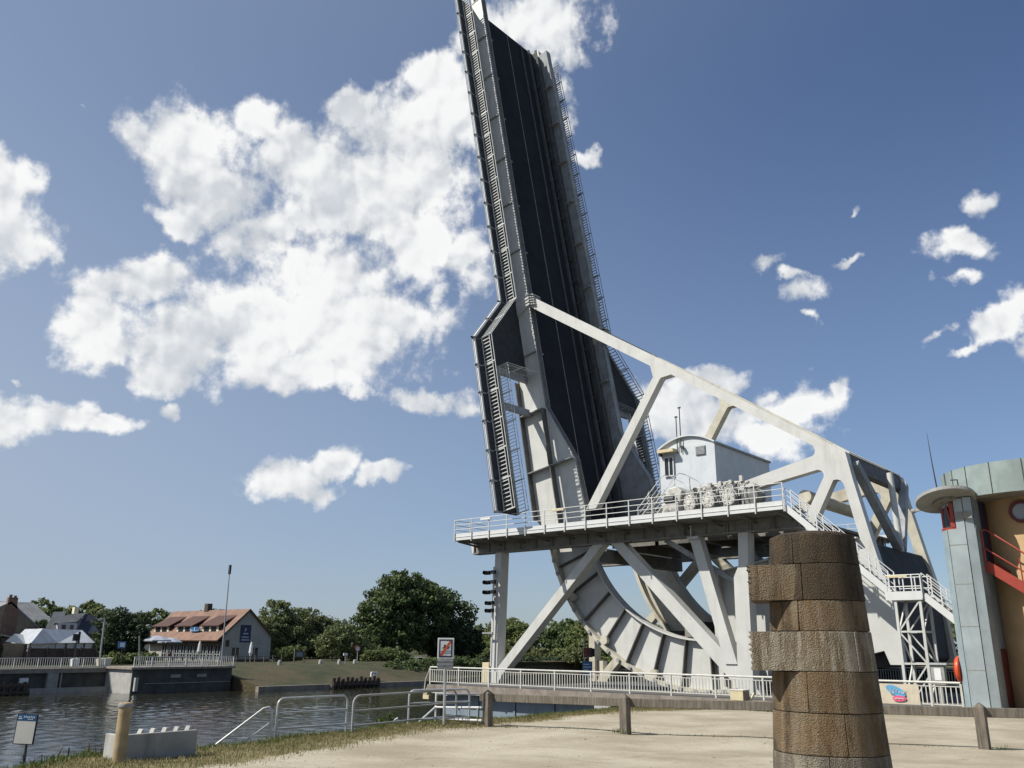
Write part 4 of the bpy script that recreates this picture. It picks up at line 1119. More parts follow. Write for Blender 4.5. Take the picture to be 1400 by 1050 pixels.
# tubular barriers on the quay edge
def barrier(name, label, path_top, base0, base1, mids, mat, r=.028, grp=None):
    t = thing(name, label, 'barrier', ((base0[0]+base1[0])/2, (base0[1]+base1[1])/2, base0[2]), grp)
    mb = MB(); mb.tube([base0]+path_top+[base1], r, 10); mb.build('frame', mat, t, smooth=True)
    for a, b in mids:
        mb = MB(); mb.tube([a,b], r*.85, 8); mb.build('rail', mat, t, smooth=True)
    return t
def arch(b0, b1, h, rr=.16, dz1=0):
    b0 = Vector(b0); b1 = Vector(b1); d = (b1-b0); d.z = 0; d.normalize()
    t0 = b0+Vector((0,0,h)); t1 = b1+Vector((0,0,h+dz1)); P = []
    for k in range(5):
        a = math.pi/2*k/4; P.append(t0 - Vector((0,0,rr)) + d*rr*(1-math.cos(a)) + Vector((0,0,rr*math.sin(a))))
    for k in range(5):
        a = math.pi/2*k/4; P.append(t1 - Vector((0,0,rr)) - d*rr*(1-math.sin(a)) + Vector((0,0,rr*math.cos(a))))
    return P
G1 = 'tubular barriers on the quay edge'
b0, b1 = (-18.02,12.78,.25), (-17.95,14.78,.25)
def mids(b0, b1, hs): return [((b0[0],b0[1],b0[2]+h),(b1[0],b1[1],b1[2]+h)) for h in hs]
barrier('tubular_barrier', 'bright three-rail galvanised barrier with rounded corners next to the sloping handrail', arch(b0,b1,1.02), b0, b1, mids(b0,b1,(.36,.70)), M['galv'], .026, G1)
b0, b1 = (-17.92,14.95,.25), (-18.45,19.2,.25)
barrier('tubular_barrier', 'long dull grey two-rail barrier leaning over the water beside the small green bush', arch(b0,b1,1.0,.2), b0, b1, mids(b0,b1,(.30,.65)), M['galv_dull'], .028, G1)
b0, b1 = (-18.36,17.25,.25), (-17.75,19.0,.25)
barrier('tubular_barrier', 'pale three-rail barrier panel with rounded corners behind the no-bathing sign', arch(b0,b1,1.05), b0, b1, mids(b0,b1,(.30,.72)), M['galv'], .026, G1)
t = thing('stair_handrail', 'three sloping galvanised handrails going down to the water left of the barriers', 'handrail', (-18.4, 12.3, .2))
for k, (s, e) in enumerate((((-18.06,12.62,1.10),(-19.3,11.1,-.35)),((-18.06,12.62,.74),(-18.95,11.6,-.25)),((-18.06,12.62,.40),(-18.6,12.05,-.2)))):
    mb = MB()
    if k == 0: mb.tube([(-18.05,12.66,.0),(-18.05,12.66,.92),(-18.06,12.64,1.02),(-18.09,12.6,1.09),(-18.16,12.5,1.06),e], .028, 10)
    else: mb.tube([s,e], .024, 8)
    mb.build('rail', M['galv'], t, smooth=True)
t = thing('landing_rail', 'white tubular rails around the sunken water stair behind the first fence post', 'handrail', (-19.3, 19.5, .2))
for a in ([(-19.5,19.4,1.08),(-19.5,21.4,1.02)], [(-19.5,19.4,.72),(-18.9,19.4,.74),(-16.98,18.7,.86)], [(-19.5,19.4,.40),(-16.98,18.68,.53)], [(-19.5,19.4,.72),(-19.6,18.1,-.1)], [(-19.5,19.5,.35),(-19.6,18.7,-.1)],
          [(-19.5,19.42,-.2),(-19.5,19.42,1.08)], [(-19.7,17.9,-.3),(-19.7,17.95,.42),(-19.68,18.05,.47),(-19.65,18.12,.3),(-19.62,18.3,-.3)]):
    mb = MB(); mb.tube(a, .028, 8); mb.build('rail', M['white_clean'], t, smooth=True)
mb = MB(); mb.box(-24,-18.9,17.3,24,-4,-.9); mb.box(-20.2,-18.7,17.2,19.6,-2,-.3)
lst = mb.build('landing_stage', M['concrete_dark']); tag(lst, 'dark concrete landing stage below the quay edge', 'landing stage', kind='thing')

# ------------------------------------------------------------------ control tower
ct = thing('control_tower', 'blue-grey clad bridge control tower with ochre drum, round canopy and red stair', 'control tower', (-8, 46, 0))
mb = MB(); mb.lathe([(3.2,-.3),(3.2,9.05)], (-7.0,47.1,0), 48); drum = mb.build('wall', M['orange_wall'], ct, smooth=True)
mb = MB(); mb.lathe([(3.2,9.06),(3.75,9.06),(3.75,10.45),(3.6,10.45),(3.6,10.0),(0,10.0)], (-7.6,46.25,0), 64); ring = mb.build('parapet', M['ring'], ct, smooth=True)
mb = MB(); mb.lathe([(0,9.03),(3.7,9.03),(3.7,9.07)], (-7.6,46.25,0), 48); mb.build('soffit', M['beam'], ring)
mb = MB()
for a in (212,224,238,256,276,298,320):
    t = R(a); mb.bar((-7.6+3.752*math.cos(t),46.25+3.752*math.sin(t),9.06),(-7.6+3.752*math.cos(t),46.25+3.752*math.sin(t),10.46),.03,.035,(math.cos(t),math.sin(t),0))
mb.build('joint', M['dark_metal'], ring)
# pilaster: faceted shaft, with a narrower head beside the glazed bay
prof = [(-10.85,43.0),(-10.55,42.58),(-10.52,42.5),(-9.78,42.5),(-9.75,42.52),(-9.42,42.62),(-9.42,45.8),(-10.85,45.8)]
mb = MB(); mb.prism([(-10.52,42.50),(-9.80,42.50),(-9.80,45.8),(-10.52,45.8)], XYp, -.3, 7.62); pl = mb.build('pilaster', M['tower'], ct)
mb = MB(); mb.prism([(-10.88,42.95),(-10.55,42.53),(-10.55,45.8),(-10.88,45.8)], XYp, -.3, 7.60); mb.build('facet', M['tower_edge'], pl)
mb = MB(); mb.prism([(-9.77,42.53),(-9.42,42.66),(-9.42,45.75),(-9.77,45.75)], XYp, -.3, 7.62); mb.build('facet', M['tower'], pl)
mb = MB(); mb.prism([(-10.15,42.52),(-9.80,42.52),(-9.80,45.7),(-10.15,45.7)], XYp, 7.62, 8.95); mb.prism([(-9.77,42.55),(-9.45,42.68),(-9.45,45.7),(-9.77,45.7)], XYp, 7.62, 9.0); mb.build('head', M['tower'], pl)
for z in (1.6,3.4,5.2,6.9):
    mb = MB(); mb.box(-10.52,-9.80,42.494,42.50,z,z+.03); mb.build('joint', M['beam'], pl)
mb = MB(); mb.box(-10.15,-9.45,42.48,42.52,8.05,8.35); mb.build('painted_shade_band', M['beam'], pl)  # dark strip stands in for a band of shade across the head
mb = MB(); mb.prism([(-9.42,42.72),(-9.405,42.72),(-9.405,45.7),(-9.42,45.7)], XYp, -.3, 9.0); mb.build('side_wall', surf('shade_toned_side_cladding', (.20,.23,.24), .65, .15, 1.2, (.12,.14,.15), .4), ct)  # darker copy of the cladding paints in this side's shade
mb = MB(); mb.box(-9.404,-9.38,43.9,45.2,-.1,2.5); mb.build('door', M['darkred'], ct)
mb = MB(); mb.box(-9.404,-9.38,45.25,45.7,-.1,2.5); mb.build('door', M['navy'], ct)
mb = MB(); mb.box(-9.404,-9.39,43.7,45.7,6.2,8.95); mb.build('recess', M['navy'], ct)
mb = MB(); mb.box(-9.40,-9.36,44.7,45.7,6.0,8.6); mb.build('door', M['darkred'], ct)
# glazed bay
mb = MB(); mb.lathe([(.62,7.72),(.62,8.75)], (-10.25,43.25,0), 16, R(150), R(285)); gl = mb.build('window', M['glass'], ct, smooth=True)
mb = MB(); mb.lathe([(.0,7.60),(.68,7.60),(.68,7.72),(0,7.72)], (-10.25,43.25,0), 16, R(150), R(290))
mb.box(-10.36,-10.20,42.55,42.66,7.7,8.8); mb.box(-10.80,-10.72,42.85,42.95,7.7,8.8); mb.bar((-10.34,42.58,7.75),(-10.5,42.6,8.7),.06,.06); mb.build('frame', M['red'], gl)
mb = MB(); mb.lathe([(0,8.60),(.66,8.60),(.68,8.72),(.68,8.80),(0,8.80)], (-10.25,43.3,0), 20, R(120), R(300)); mb.build('head_ring', M['ring'], gl)
# canopy: thin tilted disc over the glazed bay
cn = Vector((-.17,.27,1)).normalized(); cu = cn.orthogonal().normalized(); cv = cn.cross(cu); cc_ = Vector((-10.5,42.75,8.98))
def dsk(mb, prof, n=40):
    V = [cc_ + (cu*math.cos(2*math.pi*j/n)+cv*math.sin(2*math.pi*j/n))*r + cn*z for r, z in prof for j in range(n)]
    F = [(i*n+j, i*n+(j+1)%n, (i+1)*n+(j+1)%n, (i+1)*n+j) for i in range(len(prof)-1) for j in range(n)]
    F += [tuple(range(n-1,-1,-1)), tuple(range((len(prof)-1)*n, len(prof)*n))]
    mb.add(V, F)
mb = MB(); dsk(mb, [(1.17,-.09),(1.27,-.06),(1.27,.09),(1.1,.12)]); cp = mb.build('canopy', M['canopy'], ct)
mb = MB(); dsk(mb, [(.50,-.20),(.56,-.20),(.56,-.092),(.50,-.092)]); mb.build('soffit_ring', M['beam'], cp)
mb = MB(); mb.bar((-12.0,43.2,8.68),(-11.6,43.1,8.75),.12,.14); mb.tube([(-12.15,43.2,8.66),(-11.98,43.2,8.68)], .10, 10); mb.build('floodlight', M['canopy'], cp)
mb = MB(); mb.tube([(-9.75,42.2,9.2),(-9.77,42.2,9.75),(-10.05,42.2,9.77)], .035, 6); mb.build('lamp_arm', M['dark_metal'], cp)
mb = MB(); mb.tube([(-11.0,43.7,9.1),(-11.1,43.7,10.9),(-11.15,43.7,12.4)], [.04,.025,.008], 6); mb.build('antenna', M['dark_metal'], ct)
# porthole
pc = Vector((-7.75,43.97,8.35))
mb = MB(); mb.lathe([(.50,-.10),(.50,.1),(.36,.1),(.36,-.12),(.50,-.12)], pc, 28, axis='y'); ph = mb.build('porthole', M['darkred'], ct, smooth=True)
mb = MB(); mb.lathe([(0,-.04),(.38,-.04)], pc, 24, axis='y'); mb.build('pane', surf('porthole_glass', (.22,.25,.27), .15, .1, 1, spec=.6), ph)
mb = MB(); mb.lathe([(0,-.2),(.15,-.2),(.17,-.1),(.17,.1)], (-9.38,45.2,8.0), 14, axis='x'); mb.build('lamp', M['tower'], ct)
# red outside stair
sr = thing('red_stair', 'bright red steel outside stair descending from the control tower door', 'stair', (-7, 43.6, 3))
a, b = Vector((-9.35,43.3,6.05)), Vector((-2.5,42.6,.9))
mb = MB(); mb.bar(a, b, .08, .42); mb.build('stringer', M['red'], sr)
mb = MB(); mb.bar(a+Vector((.1,1.15,0)), b+Vector((.1,1.15,0)), .08, .42); mb.build('stringer', M['red'], sr)
mb = MB()
for k in range(22): q = a.lerp(b, (k+.5)/22); mb.box(q.x-.16,q.x+.16,q.y+.04,q.y+1.14,q.z+.05,q.z+.10)
mb.build('tread', M['dark_metal'], sr)
mb = MB(); mb.tube([a+Vector((.02,0,.1)), a+Vector((.0,0,1.45)), a+Vector((.1,0,1.55)), a+Vector((.25,-.02,1.5)), b+Vector((0,0,1.2))], .04, 8)
mb.tube([a+Vector((.02,0,.75)), b+Vector((0,0,.62))], .035, 8)
for k in range(1,6): q = a.lerp(b, k/5); mb.tube([q, q+Vector((0,0,1.3-.02*k))], .03, 6)
mb.build('handrail', M['red'], sr, smooth=True)

lb = thing('lifebuoy', 'bright orange lifebuoy housing hung on the left side of the control tower', 'lifebuoy', (-11, 43.2, 1.6))
mb = MB(); mb.lathe([(0,-.16),(.30,-.17),(.50,-.13),(.56,-.06),(.56,.02),(.50,.06),(0,.06)], (-10.95,43.25,1.62), 28, axis='x'); mb.build('housing', M['orange'], lb, smooth=True)
mb = MB(); mb.lathe([(.40,-.17),(.44,-.19),(.48,-.16)], (-10.95,43.25,1.62), 28, axis='x'); mb.build('rim', M['red'], lb, smooth=True)
cc = thing('control_cabinet', 'small grey cabinet with a pale paper notice beside the stair trestle', 'cabinet', (-12.6, 46, 0))
mb = MB(); mb.box(-12.95,-12.35,45.9,46.3,.85,1.75); mb.build('body', M['galv_dull'], cc, bevel=.02)
mb = MB(); mb.box(-12.8,-12.5,45.88,45.9,1.05,1.6); mb.build('notice', M['signwhite'], cc)
mb = MB(); mb.box(-12.98,-12.2,45.82,46.35,1.75,1.84); mb.build('roof', M['signgrey'], cc)
mb = MB(); mb.box(-12.75,-12.55,46.0,46.15,-.08,.85); mb.build('leg', M['galv_dull'], cc)
# ------------------------------------------------------------------ far bank
def bank():
    m, nt, bs = nodes('grassy_bank')
    co = coords(nt, 'Position')
    n1 = noise(nt, co, .35, 5, .6); n2 = noise(nt, co, 3.5, 5, .7); n3 = noise(nt, co, .12, 3)
    c = mixc(nt, ramp(nt, n1, .35, .65), (.036,.046,.014), (.070,.060,.024))
    c = mixc(nt, ramp(nt, n3, .5, .65, 0, .7), c, (.095,.070,.034))
    c = mixc(nt, ramp(nt, n2, .45, .75, 0, .6), c, (.018,.021,.007))
    nt.links.new(c, bs.inputs['Base Color']); bs.inputs['Roughness'].default_value = .95; bump(nt, bs, n2, .8, .25)
    ys = [-120,-60,0,30,49,61.3,61.8,70,76,80,84,88,92,96,100,106,112,120,130,150,180,220,300,420]
    def prof(y):
        k = 61.5
        if y < k: return [(-102.2,-.30),(-106,-.15),(-112,-.05),(-120,0),(-160,0),(-260,0),(-420,0)]
        s = sst(88, 110, y)*9
        return [(-90.6+ -s,-2.35),(-94-s,-1.9),(-98-s*.6,-1.05),(-103,-.38),(-108,-.15),(-160,0),(-420,0)]
    V = []; F = []
    for y in ys:
        for i, (x, z) in enumerate(prof(y)): V.append((x, y, z + (.08*math.sin(y*.8+i*2) if 0 < i < 5 else 0)))
    n = 7
    for i in range(len(ys)-1):
        for j in range(n-1): F.append((i*n+j, i*n+j+1, (i+1)*n+j+1, (i+1)*n+j))
    b = len(V)
    for i, y in enumerate(ys): p = V[i*n]; V.append((p[0]+.05, y, -6))
    for i in range(len(ys)-1): F.append((i*n, (i+1)*n, b+i+1, b+i))
    me = bpy.data.meshes.new('far_bank'); me.from_pydata(V, [], F); me.materials.append(m)
    o = bpy.data.objects.new('far_bank', me); COL.objects.link(o); tag(o, kind='structure')
    import bmesh
    bm = bmesh.new(); bm.from_mesh(me); bmesh.ops.recalc_face_normals(bm, faces=bm.faces); bm.to_mesh(me); bm.free()
bank()
# land that closes the view behind the bridge
me = bpy.data.meshes.new('far_fields'); me.from_pydata([(-97,168,-.6),(300,150,-.6),(500,600,0),(-420,600,0),(-200,200,-.4)], [], [(0,1,2,3,4)])
me.materials.append(surf('dry_field', (.12,.115,.05), .95, .2, .2)); o = bpy.data.objects.new('far_fields', me); COL.objects.link(o); tag(o, kind='structure')
mb = MB(); mb.box(-91.0,-90.4,61.3,88,-2.9,-2.28); tag(mb.build('bank_kerb', M['slab']), kind='structure')

# far abutment in the canal
ab = thing('far_abutment', 'dark concrete abutment of the bridge on the far bank with a sunlit end face coloured pale', 'abutment', (-99, 55, -3))
mb = MB(); mb.box(-102.4,-96.0,49.0,61.2,-4.5,-.35); mb.build('block', M['concrete_dark'], ab)  # shade of the front is put into the dark colour
mb = MB(); mb.box(-102.0,-96.05,48.9,48.995,-4.0,-.36); mb.build('end_face', M['concrete_pale'], ab)  # pale sheet paints in the sunlight on this side
mb = MB(); mb.box(-102.5,-95.6,48.6,61.4,-.35,-.12); mb.build('deck_slab', M['slab'], ab)
mb = MB(); mb.box(-95.99,-95.93,50.5,61.0,-1.9,-1.82); mb.box(-95.99,-95.85,53.4,54.6,-1.3,-.95); mb.box(-95.99,-95.85,56.6,57.8,-1.3,-.95); mb.build('ledge', M['concrete'], ab)
mb = MB(); mb.bar((-95.7,49.3,-2.6),(-95.7,49.3,-1.2),.35,.35); mb.build('fender_post', M['concrete_pale'], ab)
qw = thing('far_quay_wall', 'brown concrete quay wall with a pale ledge at water level on the far bank', 'quay wall', (-102, 30, -3))
mb = MB(); mb.box(-103.2,-102.0,-60,48.9,-4.5,-.75); mb.build('wall', M['concrete_dark'], qw)
mb = MB(); mb.box(-103.2,-101.6,-60,48.9,-.75,-.28); mb.build('coping', M['slab'], qw)
mb = MB(); mb.box(-102,-100.9,40.5,48.9,-4.5,-2.28); mb.build('ledge', M['concrete'], qw)
mb = MB(); mb.box(-102,-101.5,42.4,43.5,-2.3,-.75); mb.box(-102,-101.7,43.8,43.95,-2.3,-.75); mb.build('pilaster', M['concrete'], qw)
fd = thing('timber_fender', 'dark vertical timber fender piles in front of the far quay wall at the left edge', 'fender', (-100.8, 37, -3))
for k in range(16):
    y = 30 + k*.66
    mb = MB(); mb.bar((-100.9,y,-4),(-100.9,y,-1.55-.1*(k%3)),.3,.3); mb.build('pile', M['timber_dark'], fd)
mb = MB(); mb.box(-101.9,-100.7,29.5,40.4,-2.75,-2.45); mb.box(-101,-100.7,29.5,40.3,-2.0,-1.8); mb.build('beam', M['timber_dark'], fd)
mb = MB(); mb.box(-101.8,-101.4,39.6,40.4,-1.7,-1.2); tag(mb.build('white_box', M['signwhite']), 'small white box on the far quay wall above the timber fender', 'box', kind='thing')

def far_rail(name, label, p0, p1, post):
    t = thing(name, label, 'railing', p0)
    mb = MB(); rail_run(mb, [p0, p1], (0,0,1), [.12,1.08], .035, post, .05, 1.1, -.2, (.12,1.05,.24), .02, 5); mb.build('panel', M['rail_steel'], t)
    return t
far_rail('quay_railing', 'pale railing along the left part of the far quay above the brown wall', (-102.0,10,-.28), (-102.0,48.6,-.28), 2.4)
far_rail('quay_railing', 'pale railing on top of the dark far abutment beside the flagpole', (-96.0,49.0,-.12), (-96.0,61.3,-.12), 2.2)
rb = thing('road_barrier', 'pair of white horizontal barrier booms lying on the far abutment', 'road barrier', (-98, 55.5, -.12))
for z, y0, y1 in ((.42,51.4,59.7),(.12,51.5,59.2)):
    mb = MB(); mb.box(-98.08,-97.92,y0,y1,z-.09,z+.07); mb.build('boom', M['rail_cream'], rb)
mb = MB()
for y in (51.5,53.8,56.2,59.3): mb.box(-98.05,-97.95,y-.06,y+.06,-.12,.4)
mb.build('support', M['galv_dull'], rb)
def pole(name, label, cat, pts, r, mat='galv_dull', extra=None):
    t = thing(name, label, cat, pts[0]); mb = MB(); mb.tube(pts, r, 8); mb.build('pole', M[mat], t, smooth=True)
    if extra: extra(t)
    return t
def fl(t):
    mb = MB(); mb.bar((-97,60.18,10.6),(-97,60.19,11.7),.22,.3); mb.build('head', M['dark_metal'], t)
pole('flagpole', 'tall thin bare flagpole on the far abutment in front of the tiled restaurant', 'flagpole', [(-97,60.28,-.2),(-97,60.18,11.75)], [.11,.05], 'grey_steel', fl)
def lh(t):
    mb = MB(); mb.bar((-104,48.8,5.05),(-104.1,48.4,5.12),.16,.1); mb.build('lamp_head', M['galv'], t)
pole('lamp_post', 'plain grey lamp post before the dark tree on the far quay', 'lamp post', [(-104,48.9,-.25),(-104,48.8,5.1)], .09, 'galv', lh)
def ts(t):
    mb = MB(); mb.box(-104.1,-103.8,45.5,46.0,2.6,3.35); mb.build('signal_head', M['black'], t)
    mb = MB(); mb.box(-103.95,-103.85,46.02,46.25,2.3,3.6); mb.build('backboard', M['black'], t)
pole('traffic_light', 'dark traffic light in front of the grey marquee on the far quay', 'traffic light', [(-104,46.1,-.25),(-104,45.9,3.2)], .07, 'dark_metal', ts)
def sq(t):
    mb = MB(); mb.box(-104.05,-103.95,50.85,51.75,1.8,2.6); mb.build('panel', M['signblue'], t)
    mb = MB(); mb.box(-103.94,-103.93,51.0,51.6,1.95,2.45); mb.build('pictogram', M['pale_blue'], t)
pole('road_sign', 'small square blue road sign before the dark tree on the far quay', 'road sign', [(-104,51.5,-.25),(-104,51.3,2.5)], .05, 'dark_metal', sq)
pole('lamp_post', 'short dark post at the left end of the far abutment railing', 'post', [(-98,50.65,-.15),(-98,50.2,3.2)], .08, 'grey_steel')

# restaurant
rs = thing('restaurant_house', 'long restaurant house with terracotta roof, three dark dormers and a grey gable', 'house', (-129, 77, 0))
X0, X1 = -139.6, -118.0
mb = MB(); mb.prism([(73.4,-.3),(81.5,-.3),(81.5,3.5),(77.2,7.2),(73.4,3.7)], YZ, X0, X1); mb.build('wall', M['render'], rs)
mb = MB()
def roofslab(pts): mb.prism(pts, YZ, X0-.5, X1+.3)
roofslab([(77.2,7.46),(77.2,7.22),(72.2,2.70),(72.1,2.86)]); roofslab([(77.2,7.46),(82.0,3.16),(81.9,3.0),(77.2,7.22)])
rf = mb.build('roof', M['tile'], rs)
mb = MB(); mb.prism([(77.2,7.48),(82.02,3.18),(81.95,2.98),(77.2,7.2),(72.18,2.66),(72.05,2.86)], YZ, X1+.30, X1+.36); mb.build('bargeboard', M['timber_dark'], rf)
mb = MB(); mb.box(-130.2,-129.2,76.9,77.7,7.0,8.5); mb.build('chimney', M['timber_dark'], rf)
for xa in (-138.9,-131.9,-124.5):
    xb = xa + 4.5
    mb = MB(); mb.prism([(76.3,6.42),(73.2,4.86),(73.15,5.0),(76.25,6.58)], YZ, xa-.2, xb+.5); d = mb.build('dormer', M['tile_dark'], rs)
    mb = MB()
    for x in (xa+.05, xb-.1): mb.prism([(73.6,4.05),(73.6,5.0),(76.0,6.25)], YZ, x, x+.05)
    mb.build('cheek', M['tile_dark'], d)
    mb = MB(); mb.box(xa,xb,73.55,73.62,4.0,4.95); mb.build('front', M['cream'], d)
    for k in range(2):
        x = xa+.55+k*2.0; mb = MB(); mb.box(x,x+1.35,73.48,73.55,4.1,4.9); mb.build('window', M['glass'], d)
mb = MB(); mb.box(X0+.3,X1,72.6,73.4,2.2,2.66); mb.build('veranda_beam', M['timber_dark'], rs)
for k in range(9):
    x = -135.2 + k*1.9
    mb = MB(); mb.box(x,x+1.55,73.30,73.38,.2,2.1); w = mb.build('window', M['glass'], rs)
    mb = MB()
    for q in (0,.75,1.5): mb.box(x+q-.06,x+q+.06,73.22,73.32,.1,2.2)
    mb.box(x-.05,x+1.6,73.22,73.32,2.1,2.2); mb.box(x-.05,x+1.6,73.22,73.32,.85,.92); mb.build('frame', M['signgrey'], w)
for y in (74.75,78.0):
    mb = MB(); mb.box(X1,X1+.03,y,y+1.4,.35,1.9); w = mb.build('window', M['glass'], rs)
    mb = MB()
    for q in (0,.67,1.35): mb.box(X1+.03,X1+.06,y+q-.04,y+q+.08,.3,1.95)
    mb.box(X1+.03,X1+.06,y-.05,y+1.45,.3,.4); mb.box(X1+.03,X1+.06,y-.05,y+1.45,1.86,1.95); mb.build('frame', M['signgrey'], w)
mb = MB(); mb.box(X1,X1+.06,76.0,77.8,2.6,5.1); s_ = mb.build('sign_panel', M['navy'], rs)
mb = MB()
for z, a, b in ((4.55,76.75,76.95),(4.3,76.7,77.0),(3.85,76.5,77.3),(3.35,76.3,77.5),(2.95,76.25,77.55)):
    y = a
    while y < b: mb.box(X1+.06,X1+.075,y,y+.09,z-.09,z+.09); y += .15
mb.build('lettering', M['pale_blue'], s_)
mb = MB(); mb.box(X1,X1+.05,73.7,74.3,2.0,2.9); mb.build('plaque', M['timber_dark'], rs)
mb = MB(); mb.box(X1,X1+.08,73.5,81.4,-.3,.25); mb.build('plinth', M['timber_dark'], rs)
em = thing('roof_emblem', 'pale blue-white lettering emblem with wings mounted on the restaurant roof between dormers', 'sign', (-126, 73.2, 3.9))
mb = MB(); mb.prism([(-127.5,4.45),(-126.9,4.15),(-125.9,4.05),(-124.9,4.15),(-124.3,4.45),(-124.9,4.75),(-125.9,4.85),(-126.9,4.75)], XZ, 73.15, 73.25); mb.build('panel', M['signblue'], em)
mb = MB(); mb.tube([(-127.2,73.12,4.5),(-126.8,73.12,4.3),(-126.2,73.12,4.25)], .03, 6); mb.tube([(-125.6,73.12,4.25),(-125.0,73.12,4.3),(-124.6,73.12,4.5)], .03, 6); mb.box(-125.98,-125.82,73.08,73.14,4.2,4.7); mb.build('emblem', M['pale_blue'], em)

# terrace furniture before the restaurant
def parasol(name, label, x, y, z0, r, h, mat, openp=True):
    t = thing(name, label, 'parasol', (x, y, z0))
    mb = MB(); mb.tube([(x,y,z0),(x,y,z0+h)], .06, 6); mb.build('pole', M['galv_dull'], t)
    mb = MB()
    if openp: mb.lathe([(r,h-.75),(r*.98,h-.6),(r*.5,h-.2),(0,h)], (x,y,z0), 8)
    else: mb.lathe([(.12,h-2.0),(.30,h-1.5),(.22,h-.6),(.1,h-.1),(0,h)], (x,y,z0), 10)
    mb.build('canopy', M[mat], t); return t
parasol('parasol', 'open grey square parasol by the corner of the restaurant terrace', -114, 60.9, -.1, 1.9, 3.5, 'umber_cloth')
parasol('parasol', 'open grey parasol directly in front of the restaurant windows', -118, 65.0, -.1, 1.7, 3.3, 'umber_cloth')
parasol('closed_parasol', 'folded white parasol before the right gable window of the restaurant', -112, 74.15, -.1, 0, 2.8, 'signwhite', False)
parasol('closed_parasol', 'folded pale parasol before the restaurant veranda left of the flagpole', -119, 70.2, -.1, 0, 2.9, 'sign_cream', False)
pe = thing('terrace_table', 'dark terrace tables and chairs under the grey parasols before the restaurant', 'table', (-114, 63, -.1))
mb = MB()
for k in range(5): mb.box(-114.6,-113.6,60.0+k*1.5,61.0+k*1.5,.55,.65); mb.box(-114.2,-114.0,60.4+k*1.5,60.6+k*1.5,-.1,.55)
mb.build('table_top', M['timber_dark'], pe)
pr = thing('person', 'person in dark red and dark clothes standing on the far abutment beside the barrier booms', 'person', (-105, 58.0, -.2))
def body(x, y, z, h):
    me = bpy.data.meshes.new('body'); k = h/1.72
    J = [(0,0,.95),(0,0,1.15),(0,0,1.42),(0,0,1.52),(0,.0,1.66),(.0,.19,1.40),(.02,.25,1.12),(.06,.24,.88),(.0,-.19,1.40),(.02,-.25,1.12),(.06,-.24,.88),(0,.09,.90),(.02,.10,.50),(0,.10,.06),(.12,.11,.03),(0,-.09,.90),(-.02,-.10,.50),(-.03,-.10,.06),(.09,-.11,.03)]
    E_ = [(0,1),(1,2),(2,3),(3,4),(2,5),(5,6),(6,7),(2,8),(8,9),(9,10),(0,11),(11,12),(12,13),(13,14),(0,15),(15,16),(16,17),(17,18)]
    rad = [.14,.13,.15,.06,.105,.065,.05,.035,.065,.05,.035,.09,.065,.045,.04,.09,.065,.045,.04]
    me.from_pydata([(a*k,b*k,c*k) for a,b,c in J], E_, [])
    o = bpy.data.objects.new('body', me); COL.objects.link(o); o.location = (0,0,0)
    sk = o.modifiers.new('skin', 'SKIN'); sv = me.skin_vertices[0].data
    for i, r_ in enumerate(rad): sv[i].radius = (r_*k, r_*k)
    sv[0].use_root = True
    ss = o.modifiers.new('sub', 'SUBSURF'); ss.levels = 1; ss.render_levels = 1
    me.materials.append(M['person_dark']); return o
bo = body(0,0,0,1.7); bo.parent = pr
mb = MB(); mb.lathe([(.19,.95),(.21,1.2),(.2,1.4),(.1,1.5)], (-105,58.0,-.2), 10); mb.build('jacket', M['darkred'], pr, smooth=True)

# houses and tents at the left
hs = thing('slate_house', 'large grey slate-roofed house behind the trees at the far left', 'house', (-152, 56, 0))
mb = MB(); mb.prism([(49,0),(62.0,0),(62.0,5.6),(56,5.6),(49,5.6)], YZ, -160, -150.2); mb.build('wall', M['render'], hs)
mb = MB(); mb.add([(-149.8,46,5.3),(-149.8,62.3,5.5),(-154.5,60.4,8.6),(-154.5,47.5,8.6),(-160.2,46,5.3),(-160.2,62.3,5.5)], [(0,1,2,3),(3,2,5,4),(1,5,2),(0,3,4),(0,4,5,1)]); mb.build('roof', M['slate'], hs)
mb = MB(); mb.box(-154,-153,49.6,50.6,8.0,9.6); mb.build('chimney', M['brick_red'], hs)
hb = thing('brick_house', 'brown stone house with a tall brick chimney on its gable at the left edge', 'house', (-122, 44, 0))
mb = MB(); mb.prism([(39.5,-.3),(48.4,-.3),(48.4,4.5),(45.4,7.0),(44.6,7.0),(39.5,4.4)], YZ, -132, -122); mb.build('wall', M['brick'], hb)
mb = MB(); mb.prism([(45.0,7.35),(48.9,4.25),(48.8,4.05),(45.0,7.1),(39.2,4.0),(39.1,4.2)], YZ, -132.2, -121.9); mb.build('roof', M['slate'], hb)
mb = MB(); mb.box(-122.0,-121.9,44.4,46.0,-.2,6.2); mb.prism([(44.4,6.2),(46.0,6.2),(45.75,7.0),(44.6,7.0)], YZ, -122.4, -121.9); mb.box(-122.4,-121.9,44.6,45.75,7.0,7.85); mb.box(-122.3,-122.0,44.75,45.05,7.85,8.2); mb.box(-122.3,-122.0,45.3,45.6,7.85,8.1); mb.build('chimney', M['brick_red'], hb)
mb = MB(); mb.box(-122,-121.9,47.5,48.4,-.2,4.3); mb.build('quoin', M['brick_red'], hb)
lw = thing('lean_to', 'low red-brick lean-to with a sagging roof at the foot of the brown stone house', 'shed', (-119, 42, 0))
mb = MB(); mb.prism([(38,-.2),(42.4,-.2),(42.4,3.2),(38,4.0)], YZ, -121.5, -117); mb.build('wall', M['brick_red'], lw)
mb = MB(); mb.prism([(37.5,4.25),(44.2,3.0),(44.2,2.85),(37.5,4.05)], YZ, -121.5, -116.6); mb.build('roof', M['slate'], lw)
